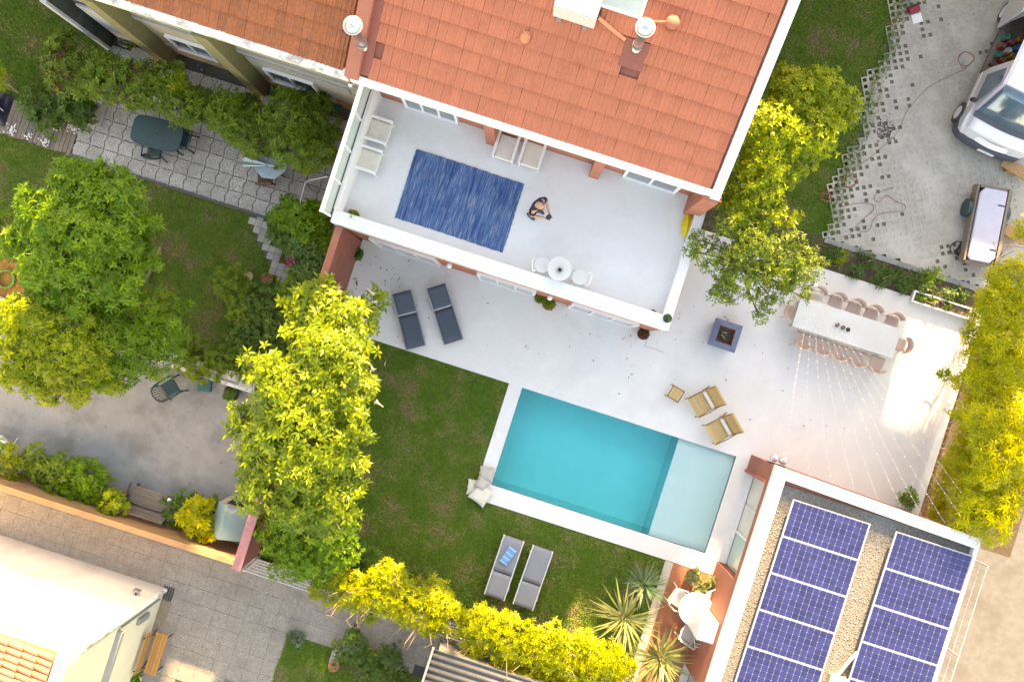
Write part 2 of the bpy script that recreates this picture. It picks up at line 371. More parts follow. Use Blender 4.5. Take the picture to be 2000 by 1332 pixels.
# plank walk at the far left with white pebbles
walk = sheet('plank_walk', [R(-19,-14.12,1.2,2.3)], -.02, soil)
pl = MB().box(-.06,.06,-.52,.52,-.03,0); plm = bpy.data.meshes.new('plank'); plm.from_pydata(pl.v,[],pl.f); plm.materials.append(wood_old)
for i in range(33):
    inst('plank', plm, walk, (-14.2-i*.13, 1.75+random.uniform(-.03,.03), .015+random.uniform(-.006,.006)), (0,0,random.uniform(-.03,.03)))
# ------------------------------------------------------------------ driveway of grid pavers
gp = MB(); soilf = MB(); dustf = MB(); rr = math.radians(28); c0, s0 = math.cos(rr), math.sin(rr); pt = .195; hh = .056
for i in range(-10, 60):
    for j in range(-40, 60):
        lx, ly = i*pt, j*pt; x = 7.7 + lx*c0 - ly*s0; y = 5.74 + lx*s0 + ly*c0
        edge = 7.72 + .16*math.sin(y*2.3) + .1*math.sin(y*5.1)
        if x < edge or x > 15.4 or y < 5.72 or y > 16.2: continue
        q = []
        for r_ in (pt/2, hh):
            for a_, b_ in ((-1,-1),(1,-1),(1,1),(-1,1)):
                q.append((x + r_*(a_*c0 - b_*s0), y + r_*(a_*s0 + b_*c0), .0))
        q += [(p[0],p[1],-.04) for p in q[4:8]]
        gp.add(q, [(0,1,5,4),(1,2,6,5),(2,3,7,6),(3,0,4,7),(4,5,9,8),(5,6,10,9),(6,7,11,10),(7,4,8,11)])
        n_ = .5+.5*math.sin(x*1.7+y*.9)*math.cos(y*1.3-x*.6)
        pr = max(0, 1-(x-7.6)/1.7)*1.1 + .2*max(0,1-abs(y-6.3)/1.0)*(x<9.5) + (.55 if math.hypot(x-11.6,y-6.4)<.5 else 0) + (.12 if n_>.8 else 0)
        if random.random() < pr: soilf.add([(p[0],p[1],-.03) for p in q[4:8]], [(0,1,2,3)])
        else: dustf.add([(p[0],p[1],(-.002 if math.sin(x*2.1+1.3*y)+math.sin(y*1.7-x*.8)+random.uniform(-.5,.5) > -.35 else -.009)) for p in q[4:8]], [(0,1,2,3)])
drive = sheet('driveway', [R(7.85,16,5.74,30)], -.045, joint_dark)
grid_m = mat('dusty_grid_paver', (.375,.35,.315), .9, .14, 6, .3, 60, col2=(.46,.435,.395), thr=(.48,.62), s2=.9, col3=(.29,.27,.245), thr3=(.6,.72), s3=2.4)
dust_m = mat('paver_dust', (.365,.34,.305), .95, .16, 8, .3, 60, col2=(.45,.425,.385), thr=(.48,.62), s2=.9, col3=(.28,.26,.235), thr3=(.6,.7), s3=3)
gp.build('grid_pavers', grid_m, drive, kind='stuff'); dustf.build('filled_cells', dust_m, drive, kind='stuff')
soilf.build('open_cells', mat('cell_soil', (.16,.145,.11), .95, .4, 10), drive, kind='stuff')
struct(MB().box(7.9,13.3,5.60,5.75,-.1,.014), 'driveway_edge', concrete_yard)
# ------------------------------------------------------------------ main house
house = thing('main_house', 'salmon house with new orange tiled roof and large white roof terrace', 'house', (-.8,6,0))
TZ = 3.0; EY = 4.87; EZ = 5.6; SL = .5; RY = 9.4
def roofz(y): return EZ + SL*(y-EY)
def roofpt(px, py, dz=0):
    k = ((px-1000)*SA - (py-666)*CA)/F
    z = (EZ - SL*EY + SL*k*H)/(1+SL*k)
    return P3(px, py, z+dz)
MB().box(-5.38,3.74,1.51,17,-.1,2.9).build('lower_wall', salmon, house, True)
MB().box(-5.2,3.51,1.83,5.06,2.9,TZ).build('terrace_floor', terr_floor, house, True)
pf = MB().box(-5.42,3.77,1.49,1.85,2.75,3.4); pf.build('front_parapet', white_paint, house, True, bevel=.015)
MB().box(3.51,3.77,1.85,5.0,2.75,3.4).build('right_parapet', white_paint, house, True, bevel=.015)
MB().box(-5.44,-5.2,1.85,5.06,2.75,4.02).build('left_parapet', white_paint, house, True, bevel=.015)
uw = MB().prismx([(5.06,TZ-.1),(16.9,TZ-.1),(16.9,EZ),(RY,roofz(RY)-.12),(5.06,roofz(5.06)-.12)], -5.3, 3.5); uw.build('upper_wall', salmon, house, True)
for x in (-2.1, .72, 3.38):
    MB().box(x-.13, x+.13+(.12 if x>3 else 0), 4.72 if x<3 else 4.55, 5.06, TZ, 5.5).build('pilaster', salmon, house, True)
# glass screen on the left parapet
for i in range(4):
    y0 = 1.62+i*.84; MB().box(-5.335,-5.325,y0+.03,y0+.80,4.05,4.96).build('screen_pane', frost, house, True)
for i in range(5): MB().box(-5.36,-5.30,1.6+i*.84-.03,1.6+i*.84+.03,4.02,4.96).build('screen_post', white_paint, house, True)
MB().box(-5.38,-5.28,1.55,5.02,4.96,5.02).build('screen_top_rail', white_paint, house, True)
MB().box(-5.36,-5.30,1.6,4.98,4.02,4.05).build('screen_bottom_rail', dark_metal, house, True)
# upper sliding doors
def opening(x0, x1, y, z0, z1, n, parent, face=-1, slat=False):
    w_ = MB(); t = .05
    w_.box(x0,x1,y-.07,y+.02,z1-t,z1); w_.box(x0,x1,y-.09,y+.02,z0,z0+t); w_.box(x0,x0+t,y-.07,y+.02,z0+t,z1-t); w_.box(x1-t,x1,y-.07,y+.02,z0+t,z1-t)
    f = w_.build('window', metal_white, parent, True)
    for i in range(n):
        a = x0+t+(x1-x0-2*t)*i/n; b = x0+t+(x1-x0-2*t)*(i+1)/n
        g = MB().box(a+.035,b-.035,y-.03,y-.015,z0+t+.03,z1-t-.03).build('pane', glass, f, True); 
        m_ = MB().box(a,a+.03,y-.055,y-.005,z0+t,z1-t).box(b-.03,b,y-.055,y-.005,z0+t,z1-t).box(a+.03,b-.03,y-.055,y-.005,z0+t,z0+t+.035)
        m_.build('sash', metal_white, f, True)
    return f
x0 = PX(793,205,TZ)[0]; x1 = PX(897,238,TZ)[0]; opening(x0,x1,5.05,TZ+.02,5.15,3,house)
x0 = PX(1218,336,TZ)[0]; x1 = PX(1322,368,TZ)[0]; opening(x0,x1,5.05,TZ+.02,5.15,2,house)
for a,b in (((742,482),(862,518)), ((938,540),(1045,574)), ((1110,594),(1232,630))):
    opening(PX(*a)[0], PX(*b)[0], 1.50, .05, 2.15, 3, house)
for a in ((741,480),(933,537),(1100,589)):      # shutter boxes above the openings
    pass
# eave gutter, verge, party wall
gm = MB().box(-5.55,3.62,4.66,4.70,5.44,5.63).box(-5.55,3.62,4.70,4.86,5.44,5.48).box(-5.55,3.62,4.60,4.66,5.60,5.63)
MB().box(-5.5,3.62,4.66,4.83,5.40,5.60).build('eave_fascia', white_paint, house, True, bevel=.02)
MB().box(-5.5,3.40,4.86,5.06,5.38,5.56).build('gutter_channel', mat('gutter_gap_shade',(.16,.10,.09),.7), house, True)  # dark fill behind the gutter, shade of the gap put into its colour
vg = MB().prismx([(4.62,roofz(4.62)-.22),(4.62,roofz(4.62)+.10),(RY,roofz(RY)+.10),(RY,roofz(RY)-.22)], 3.40, 3.63); vg.build('verge', white_paint, house, True, bevel=.015)
MB().box(3.5,3.62,4.1,4.62,3.4,3.42)
pw = MB().prismx([(4.70,5.3),(4.70,roofz(4.70)+.22),(RY,roofz(RY)+.22),(RY,roofz(RY)-.2)], -5.62, -5.30); pw.build('party_parapet', salmon, house, True)
MB().prismx([(4.86,roofz(4.86)-.05),(4.86,roofz(4.86)+.04),(RY,roofz(RY)+.04),(RY,roofz(RY)-.05)], -5.30, -5.08).build('roof_flashing', darksalmon, house, True)
rf = MB().prismx([(EY,roofz(EY)-.16),(EY,roofz(EY)-.05),(RY,roofz(RY)-.05),(17.2,5.5),(17.2,5.4)], -5.3, 3.42)
roof = rf.build('roof', darksalmon, house, True)
dp = MB().tube([(3.66,4.66,5.45),(3.70,4.75,5.1),(3.70,4.9,4.9),(3.70,5.0,3.4)], .05, 8); dp.build('downpipe', salmon, house, True, smooth=True)
# roof tiles
TW = .222; TP = .445; ANG = math.atan(SL); CL = math.cos(ANG)
def tile_mesh(name, m, w=TW, l=.50, lift=.04, amp=.016, th=.022):
    prof = [(0,0),(.07,.9),(.14,.9),(.22,0),(.46,0),(.52,1),(.60,1),(.66,0),(.9,0),(.94,.5),(1,.5)]
    n = len(prof); vs = []
    for y, zz in ((0, lift), (l, .004)):
        for t, a in prof: vs.append((t*w, y, zz + a*amp))
    for t, a in prof: vs.append((t*w, 0, lift + a*amp - th))
    fs = [(i, i+1, n+i+1, n+i) for i in range(n-1)] + [(2*n+i, 2*n+i+1, i+1, i) for i in range(n-1)]
    me = bpy.data.meshes.new(name); me.from_pydata(vs, [], fs); me.materials.append(m); return me
def lay_tiles(root, me, xa, xb, skip, step=1, lim=300):
    l = root.parent.location; n = 0; rest = MB(); src = [tuple(v.co) for v in me.vertices]; fsrc = [tuple(p.vertices) for p in me.polygons]
    rows = int((RY-EY)/(TP*CL))
    for r_ in range(rows):
        for c_ in range(int((xb-xa)/TW)):
            x = xa + c_*TW; y = EY - .03 + r_*TP*CL; z = roofz(y) - .03
            if skip and skip(x+TW/2, y+.2): continue
            jz = random.uniform(-.004,.006); rz = random.uniform(-.008,.008) if random.random() > .03 else random.uniform(-.035,.035)
            if inframe(x+TW/2, y+.2, z, 12) and n < lim:
                n += 1; inst('roof_tile', me, root, (x-l[0], y-l[1], z-l[2]+jz), (ANG, 0, rz))
            else:
                m_ = Matrix.Translation((x-l[0], y-l[1], z-l[2])) @ Matrix.Rotation(ANG,4,'X')
                rest.add([tuple(m_ @ Vector(p)) for p in src], fsrc)
    if rest.v: rest.build('far_roof_tiles', me.materials[0], root, kind='stuff')
    return n
fl1 = roofpt(1240,105); fl0 = roofpt(712,92)
def skip_main(x, y):
    return (abs(x-fl1[0]) < .26 and -.36 < y-fl1[1] < .12) or (x < -4.95 and abs(y-fl0[1]) < .3)
print('tiles', lay_tiles(roof, tile_mesh('roof_tile', tile_new, lift=.055, amp=.02), -5.1, 3.42, skip_main))
mat_cap = mat('dull_zinc_cap',(.42,.44,.48),.35,.08,8,metal=.6)
# flues with conical caps, flashing plates
for (bx, by), (tx, ty), hz in (((710,92),(690,50),1.5), ((1243,95),(1257,48),1.42)):
    b = roofpt(bx, by); p = MB(); 
    top = b[2]+hz
    p.tube([(b[0],b[1],b[2]-.1),(b[0],b[1],top-.12)], .105, 12); f = p.build('flue_pipe', steel, house, True, smooth=True)
    MB().lathe([(.17,0),(.18,.02),(.17,.05),(.09,.12),(.0,.17)], (b[0],b[1],top-.08), 20).build('flue_cap', mat_cap, f, True, smooth=True)
    MB().tube([(b[0]+.20*math.cos(t*math.pi/10), b[1]+.20*math.sin(t*math.pi/10), top-.07) for t in range(21)], .012, 5).build('cap_ring', metal_white, f, True)
    MB().tube([(b[0],b[1],b[2]+.2),(b[0],b[1],b[2]+.30)], .125, 12).build('pipe_clamp', grey_metal, f, True, smooth=True)
    m_ = MB(); m_.M = Matrix.Translation((b[0],b[1]-.12,b[2]-.05)) @ Matrix.Rotation(ANG,4,'X'); m_.box(-.28,.28,-.32,.30,0,.03)
    m_.build('flashing_plate', darksalmon, house, True)
b = roofpt(1026,74); MB().ball((b[0],b[1],b[2]+.03),(.12,.16,.10),10,6).build('vent_dome', tile_bright, house, True, smooth=True)
b = roofpt(1310,52); v_ = MB().lathe([(.11,-.05),(.11,.22),(.16,.22),(.15,.28),(.06,.33)],(b[0],b[1],b[2]),12).build('vent_pipe', salmon, house, True, smooth=True)
b2 = roofpt(1262,50); MB().tube([(b2[0],b2[1],b2[2]+.25),(b[0],b[1],b[2]+.25)],.03,6).build('vent_arm', salmon, house, True)
# rooftop air conditioner and skylight
a = roofpt(1122,30); ac = thing('air_conditioner', 'white air-conditioning unit standing on the orange tiled roof', 'air conditioner', (a[0],a[1],a[2]-.05), 0)
MB().box(-.46,.50,-.16,.62,.02,.72).build('casing', metal_white, ac, bevel=.03)
MB().box(-.44,.48,-.175,-.155,.08,.68).build('front_grille', mat('ac_grille',(.50,.51,.51),.5,.2,30), ac)
for xx in (-.3,.3): MB().box(xx-.05,xx+.05,-.22,.62,-.22,.02).build('foot', grey_metal, ac)
MB().box(.50,.54,.02,.2,.1,.3).build('valve_box', black_plastic, ac)
pp = MB().tube([(.52,.05,.2),(.7,.02,.08),(1.0,-.08,.03),(1.25,-.16,.0)],.045,7); pp.build('pipe_lagging', tile_bright, ac, smooth=True)
a = roofpt(1212,14); skl = MB(); skl.M = Matrix.Translation((a[0],a[1],a[2])) @ Matrix.Rotation(ANG,4,'X')
skl.box(-.52,.52,-.12,1.2,-.02,.05); sw = skl.build('skylight', metal_white, house, True, bevel=.01)
g_ = MB(); g_.M = skl.M; g_.box(-.46,.46,-.05,1.1,.052,.06); g_.build('pane', mat('skylight_glass',(.42,.47,.45),.1,.1,2,coat=.6), sw, True)
# ------------------------------------------------------------------ left neighbour's house
nh = thing('old_house', 'old stuccoed neighbour house with weathered orange tiles and stained white cornice', 'house', (-10,6,0))
MB().box(-14.4,-5.45,5.06,17,-.1,5.5).build('wall', stipple, nh, True)
MB().prismx([(5.06,5.5),(17,5.5),(RY,roofz(RY)-.1)], -14.4, -5.62).build('gable', stipple, nh, True)
MB().box(-14.6,-5.56,4.66,4.90,5.36,5.60).build('cornice', dirty_white, nh, True, bevel=.02)
MB().box(-14.6,-5.56,4.90,5.06,5.25,5.50).build('gutter', mat('old_gutter',(.10,.07,.06),.8), nh, True)
orf = MB().prismx([(EY,roofz(EY)-.16),(EY,roofz(EY)-.05),(RY,roofz(RY)-.05),(17.2,5.5),(17.2,5.4)], -14.6, -5.62)
oroof = orf.build('roof', tile_old, nh, True)
print('old tiles', lay_tiles(oroof, tile_mesh('old_tile', tile_old, lift=.05), -14.6, -5.62, None))
for x in (-12.2, -9.35): MB().box(x-.2,x+.2,4.62,5.06,-.1,5.2).build('pilaster', olive_m, nh, True)
MB().box(-14.4,-5.5,5.0,5.06,3.05,3.30).build('string_course', cornice_m, nh, True)
MB().box(-11.95,-9.6,5.0,5.06,1.0,1.15).build('ledge', cornice_m, nh, True)
MB().box(-9.1,-6.2,5.03,5.06,2.2,2.75).build('lintel', cornice_m, nh, True)
MB().box(-9.1,-5.5,5.035,5.06,-.05,.9).build('plinth', mat('brown_plinth',(.25,.16,.09),.9,.25,6), nh, True)
opening(-8.75,-7.3,5.03,1.0,2.15,2,nh)
MB().box(-8.85,-6.9,4.93,5.05,.93,1.0).build('window_sill', cornice_m, nh, True)
opening(-11.5,-10.3,5.03,1.2,2.3,2,nh)
MB().tube([(-5.52,4.6,5.3),(-5.5,4.98,5.0),(-5.5,4.98,.2)],.05,8).build('downpipe', dirty_white, nh, True, smooth=True)
MB().box(-26,-14.45,9.2,17,-.1,8.2).build('unseen_shade_wing', stipple, nh, True); MB().box(-12.2,-7.4,12,16.9,5,10.9).build('unseen_shade_storey', stipple, nh, True)  # unseen blocks added behind the house to shade left garden and street wall
# white tiled shutter front and projecting side wall
sh = MB().box(-13.75,-12.45,4.98,5.06,.1,2.9).build('shutter', mat('shutter_back',(.10,.10,.10),.8), nh, True)
for i in range(11):
    MB().box(-13.72,-12.48,4.93,4.98,.14+i*.25,.14+i*.25+.21).build('shutter_slat', mat_s if i else globals().setdefault('mat_s', mat('white_slat',(.5,.5,.52),.6,.08,12)), sh, True)
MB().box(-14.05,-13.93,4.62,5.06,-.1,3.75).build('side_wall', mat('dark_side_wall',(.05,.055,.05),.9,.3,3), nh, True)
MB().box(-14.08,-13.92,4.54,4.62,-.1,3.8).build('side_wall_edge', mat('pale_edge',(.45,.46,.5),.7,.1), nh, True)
# ------------------------------------------------------------------ garden wall on the left
gw = thing('garden_wall', 'tall brick-red rendered garden wall between patio and flower bed', 'wall', (-5.2,-3,0))
MB().box(-5.29,-5.14,-2.2,1.46,-.1,3.12).build('tall_section', darksalmon, gw, True)
MB().box(-5.40,-5.22,-8.3,-2.2,-.1,1.86).build('low_section', darksalmon, gw, True)
MB().box(-5.31,-5.12,-2.2,1.46,3.12,3.17).build('coping', salmon, gw, True, bevel=.01)
MB().box(-5.44,-5.18,-8.32,-2.21,1.86,1.91).build('low_coping', mat('dusty_pink_coping',(.40,.17,.17),.8,.15,9), gw, True, bevel=.01)
# ------------------------------------------------------------------ low orange wall along the street
ow = thing('street_wall', 'low orange rendered wall between concrete yard and street', 'wall', (-12,-8.28,0))
orange_r = mat('orange_render', (.36,.20,.10), .8, .08, 3, .2, 40, col2=(.29,.15,.075), thr=(.5,.66), s2=1.6)
MB().box(-24,-5.42,-8.36,-8.22,-.1,1.40).build('wall', orange_r, ow, True)
MB().box(-24,-5.42,-8.375,-8.205,1.40,1.43).build('coping', orange_r, ow, True, bevel=.01)
# ------------------------------------------------------------------ annex with solar panels
AX0, AX1, AY1, AY0, AZ = 7.77, 13.58, -1.0, -11.0, 2.62
an = thing('annex', 'flat-roofed annex with gravel roof, white parapet and terracotta side wall', 'building', (10.6,-6,0))
MB().box(AX0,AX1,AY0,-8.7,-.1,AZ-.26).box(AX0,AX1,-7.5,-4.35,-.1,AZ-.26).prism([(AX0,-1.55),(AX1,-1.55),(AX1-.02,AY1-.24),(AX0,AY1-.03)],-.1,AZ-.26) \
    .box(AX0+.3,AX1,-4.35,-1.55,-.1,AZ-.26).box(AX0+.3,AX1,-8.7,-7.5,-.1,AZ-.26) \
    .box(AX0,AX0+.3,-4.35,-1.55,2.05,AZ-.26).box(AX0,AX0+.3,-8.7,-7.5,2.05,AZ-.26).build('wall', salmon, an, True)
MB().box(AX0-.02,AX0+.33,AY0,AY1-.3,AZ-.24,AZ).build('left_parapet', white_paint, an, True, bevel=.012)
MB().prism([(AX0-.02,AY1),(AX1,AY1-.2),(AX1,AY1-.5),(AX0-.02,AY1-.3)],AZ-.24,AZ).build('front_parapet', white_paint, an, True, bevel=.012)
MB().box(AX1-.12,AX1,AY0,AY1-.5,AZ-.24,AZ).build('right_parapet', white_paint, an, True, bevel=.012)
gr = MB().box(AX0+.33,AX1-.12,AY0,AY1-.45,AZ-.25,AZ-.2).build('gravel_bed', gravel_mat, an, True)
def scatter_mesh(name, pts, sizes, m, parent, kind='stuff', flat=.7):
    base = np.array([(1,0,0),(0,1,0),(-1,0,0),(0,-1,0),(0,0,1),(0,0,-1)], float)
    fc = np.array([(0,1,4),(1,2,4),(2,3,4),(3,0,4),(1,0,5),(2,1,5),(3,2,5),(0,3,5)])
    n = len(pts); a = RNG.uniform(0, 6.28, n); c, s = np.cos(a), np.sin(a)
    sc = np.stack([sizes*RNG.uniform(.7,1.3,n), sizes*RNG.uniform(.7,1.3,n), sizes*flat], 1)
    v = base[None] * sc[:,None]; x = v[...,0]*c[:,None]-v[...,1]*s[:,None]; y = v[...,0]*s[:,None]+v[...,1]*c[:,None]
    V = np.stack([x,y,v[...,2]],2) + pts[:,None]
    return npmesh(name, V.reshape(-1,3), (fc[None]+6*np.arange(n)[:,None,None]).reshape(-1,3), m, parent, kind)
def npmesh(name, V, Fc, m, parent=None, kind=None, tint=None, smooth=False):
    me = bpy.data.meshes.new(name); k = Fc.shape[1]
    me.vertices.add(len(V)); me.vertices.foreach_set('co', np.ascontiguousarray(V, dtype=np.float32).ravel())
    me.loops.add(Fc.size); me.loops.foreach_set('vertex_index', np.ascontiguousarray(Fc, dtype=np.int32).ravel())
    me.polygons.add(len(Fc)); me.polygons.foreach_set('loop_start', np.arange(0, Fc.size, k, dtype=np.int32))
    me.update(calc_edges=True)
    if tint is not None:
        at = me.attributes.new('tint', 'FLOAT', 'FACE'); at.data.foreach_set('value', np.ascontiguousarray(tint, dtype=np.float32))
    return mobj(name, me, m, parent, kind=kind)
n = 13000; pts = np.stack([RNG.uniform(AX0+.35,AX1-.14,n), RNG.uniform(-9.2,AY1-.5,n), np.full(n,AZ-.2)],1) - np.array(an.location)
scatter_mesh('roof_pebbles', pts, RNG.uniform(.012,.03,n), stone_mat, an)
MB().box(AX0+.002,AX0+.24,-4.34,-1.56,-.1,.012).build('threshold', white_paint, an, True); MB().box(AX0+.002,AX0+.24,-8.69,-7.51,-.1,.012).build('threshold', white_paint, an, True)
# side door and window in the annex wall
d_ = MB().box(AX0+.28,AX0+.31,-4.33,-1.57,.02,2.03).build('sliding_door', metal_white, an, True)
for i,(y0,y1,m_) in enumerate(((-2.4,-1.62,curtain),(-3.3,-2.46,curtain),(-4.28,-3.36,green_glass))):
    MB().box(AX0+.25,AX0+.27,y0,y1,.12,1.95).build('pane', m_, d_, True)
MB().box(AX0+.16,AX0+.24,-4.33,-1.57,.02,.1).build('door_track', metal_white, d_, True)
MB().box(AX0+.2,AX0+.25,-3.34,-3.28,.1,2.0).build('door_stile', metal_white, d_, True)
w2 = MB().box(AX0+.26,AX0+.30,-8.68,-7.52,.02,2.03).build('side_window', metal_white, an, True)
MB().box(AX0+.24,AX0+.26,-8.6,-7.6,.15,1.95).build('pane', green_glass, w2, True)
MB().box(AX0-.05,AX0+.28,-1.57,-1.50,-.0,2.05).build('door_jamb', salmon, an, True)
# panels
cm = MB(); q = .066; c_ = .010
cm.prism([(-q+c_,-q),(q-c_,-q),(q,-q+c_),(q,q-c_),(q-c_,q),(-q+c_,q),(-q,q-c_),(-q,-q+c_)],0,.004)
cell_m = mat('solar_cell', (.018,.022,.10), .12, .25, 3, rand=.18, spec=.6, coat=.5)
cellme = bpy.data.meshes.new('cell'); cellme.from_pydata(cm.v,[],cm.f); cellme.materials.append(cell_m)
panel_back = mat('panel_backsheet', (.27,.28,.40), .3, .05)
panel_rim = mat('panel_rim',(.36,.37,.42),.4,.05)
PW, PH = 2.14, 1.012
def solar_panel(x, y, z, tilt):
    t = thing('solar_panel', '', 'solar panel', (x, y, z), 0, 'solar panels on the gravel roof'); t.rotation_euler = (0, tilt, 0)
    MB().box(0,PW,-PH,0,0,.035).build('backsheet', panel_back, t)
    MB().box(-.015,PW+.015,-.012,.008,-.005,.042).box(-.015,PW+.015,-PH-.008,-PH+.012,-.005,.042).box(-.015,.012,-PH+.012,-.012,-.005,.042).box(PW-.012,PW+.015,-PH+.012,-.012,-.005,.042).build('frame', panel_rim, t)
    sx = (PW-.05)/12; sy = (PH-.05)/6
    for i in range(12):
        for j in range(6): inst('cell', cellme, t, (.025+(i+.5)*sx, -.025-(j+.5)*sy, .035), (0,0,0), (sx/.132*.962, sy/.132*.955, 1))
    for lx in (.35, PW-.35):
        MB().box(lx-.03,lx+.03,-PH+.05,-.05,-.14 if tilt==0 else -.12,-.003).build('mounting_foot', grey_metal, t)
    return t
rowL = ['first', 'second', 'third', 'fourth', 'fifth', 'sixth']
for k in range(6):
    p = PX(1553,977,2.78); s = solar_panel(p[0], p[1]-k*1.025, AZ+.0, math.radians(-3)*0)
    s['label'] = f'blue solar panel in the column beside the white parapet, {rowL[k]} from the top'
    if k < 5:
        p = PX(1755,1040,2.78); s = solar_panel(p[0], p[1]-k*1.025, AZ+.0, 0)
        s['label'] = f'blue solar panel in the column nearest the road, {rowL[k]} from the top'
for x in (8.42, 11.28):
    pass
pa = PX(1655,1290,2.5); ht = thing('roof_conduit', 'pale bent pipe rising between the two columns of solar panels', 'pipe', (pa[0],pa[1],AZ-.2))
MB().tube([(-.15,-.5,.06),(-.05,-.25,.08),(0,0,.16),(.12,.3,.2),(.35,.42,.12)],.05,8).build('bent_pipe', cream_wall, ht, smooth=True)
MB().box(-.35,.15,-.95,-.45,0,.22).build('junction_box', mat('beige_box',(.5,.43,.3),.7), ht, bevel=.02)
# twin floodlight on the end of the annex wall
p = PX(1490,900,2.0); fl = thing('twin_floodlight', 'white twin-headed floodlight fixed above the annex corner by the pool', 'floodlight', (AX0+.22,AY1-.02,1.75))
MB().box(-.25,.25,0,.03,-.02,.16).build('bracket', black_plastic, fl)
for s in (-1,1):
    h = MB().lathe([(.06,0),(.10,.03),(.11,.16),(.09,.18)],(s*.13,.16,.0),14).build('lamp_head', steel, fl, smooth=True)
# ------------------------------------------------------------------ white house at the lower left
wh = thing('white_house', 'tall white house with stained street wall and clay barrel tiles', 'house', (-12,-13,0)); WX, WY, WZ = -7.56, -10.08, 5.86
MB().box(-24,WX,-24,WY,-.1,WZ).build('wall', white_wall, wh, True)
MB().box(WX,WX+.025,-24,WY-.05,-.05,2.86).build('lower_side_wall', cream_wall, wh, True)
MB().box(WX,WX+.02,-24,WY-.25,3.06,WZ-.02).build('upper_side_wall', cream_wall, wh, True)
MB().box(WX,WX+.16,-24,WY-.35,2.88,3.04).build('grey_ledge', mat('grey_ledge',(.28,.28,.28),.6,.1), wh, True)
MB().box(WX-.24,WX+.05,-24,WY+.02,WZ,WZ+.1).build('parapet_cap', white_paint, wh, True, bevel=.01)
cp = MB().tube([(WX+.06,WY-.04,5.2),(WX+.06,WY-.04,.1)],.07,10).build('corner_downpipe', dirty_white, wh, True, smooth=True)
MB().tube([(WX+.08,WY-.22,3.0),(WX+.08,WY-.22,.4)],.03,8).build('thin_conduit', grey_metal, wh, True, smooth=True)
MB().box(WX+.03,WX+.12,WY-.6,WY-.42,1.0,1.7).build('meter_box', grey_metal, wh, True, bevel=.01)
MB().box(WX+.025,WX+.06,-13.6,-12.9,2.0,3.2)
wr = MB().box(-24,WX-.24,-24,WY+.03,WZ,WZ+.03).build('roof', tile_bright, wh, True)
bt = MB(); L_ = .42; r_ = .085
for k in range(7):
    pass
vs_ = []; nn = 7
for y, zz, rr_ in ((0,.06,r_),(-L_,.0,r_*.92)):
    for k in range(nn):
        t = math.pi*k/(nn-1); vs_.append((y, rr_*math.cos(t), zz + rr_*math.sin(t)*.8))
bt.add(vs_, [(k,k+1,nn+k+1,nn+k) for k in range(nn-1)]+[tuple(range(nn-1,-1,-1))])
btm = bpy.data.meshes.new('barrel_tile'); btm.from_pydata(bt.v,[],bt.f); btm.materials.append(tile_bright)
for i in range(7):
    for j in range(14):
        x = WX-.26-i*.37; y = WY-.10-j*.165
        if inframe(x-.2,y,WZ+.1,30): inst('barrel_tile', btm, wr, (x+12, y+13, WZ+.05-i*.012+random.uniform(-.005,.005)), (0,0,random.uniform(-.02,.02)))
p = (-8.75, WY+.02, 1.75); fd = thing('wall_floodlight', 'small grey floodlight on the white street wall', 'floodlight', (PX(262,1170,1.2)[0], WY, 1.2))
MB().box(-.09,.09,.10,.16,-.10,.12).build('lamp_body', grey_metal, fd, bevel=.01); MB().box(-.02,.02,0,.10,-.03,.03).build('bracket', black_plastic, fd)
# ------------------------------------------------------------------ corrugated shed, fences, planter, low walls
sx0, sy1, sz = PX(852,1250,2.15)[0], -8.62, 2.15
sd_ = thing('corrugated_shed', 'low shed under a dark corrugated sheet roof beside the hedge', 'shed', (sx0+2.4,-10.5,0))
MB().box(sx0+.15,sx0+4.7,-14,sy1-.05,-.05,sz-.12).build('wall', mat('dark_shed_wall',(.10,.10,.10),.9), sd_, True)
cg = MB().grid(lambda s,t: (sx0+4.9*s, sy1-5.4*t, sz+.024*math.cos(t*5.4/.19*2*math.pi)+.02*s), 2, 230)
cg.build('corrugated_roof', corr_mat, sd_, True, solid=.012, smooth=True)
MB().box(sx0-.04,sx0+.02,sy1-5.4,sy1,sz-.12,sz+.05).build('edge_strip', grey_metal, sd_, True)
def mesh_fence(name, label, p0, p1, h, dx, nw, m, z0=0, post=2.0, parent=None):
    p0 = Vector((p0[0],p0[1],0)); p1 = Vector((p1[0],p1[1],0)); L = (p1-p0).length; d = (p1-p0)/L
    t = thing(name, label, 'fence', (p0.x,p0.y,z0), math.atan2(d.y,d.x))
    for i in range(int(L/post)+1): MB().box(i*post-.02,i*post+.02,-.02,.02,0,h+.03).build('post', m, t)
    w_ = MB(); k = int(L/dx)
    for i in range(k+1): w_.box(i*dx-.004,i*dx+.004,-.004,.004,.03,h)
    w_.build('vertical_wires', m, t, kind='stuff')
    for j in range(nw):
        z = .05+(h-.05)*j/(nw-1); MB().box(0,L,-.007,.007,z-.006,z+.006).build('rail', m, t)
    return t
mesh_fence('mesh_fence', 'white wire mesh fence running under the yellow hedge beside the street', (-5.2,-8.44), (5.5,-8.50), 1.35, .09, 6, metal_white, 0)
mesh_fence('road_fence', 'white wire fence beside the solar roof along the beige road', (14.35,-1.9), (14.35,-10), 1.9, .16, 6, metal_white, 0, 2.6)
pw_ = thing('planter_box', 'narrow white masonry planter at the back corner of the deck', 'planter', (11.7,4.87,0))
MB().box(10.82,12.62,4.70,4.75,0,.17).box(10.82,12.62,5.0,5.05,0,.17).box(10.82,10.88,4.75,5.0,0,.17).box(12.56,12.62,4.75,5.0,0,.17).build('trough', white_paint, pw_, True, bevel=.006)
MB().box(10.88,12.56,4.75,5.0,.02,.12).build('soil', soil, pw_, True)
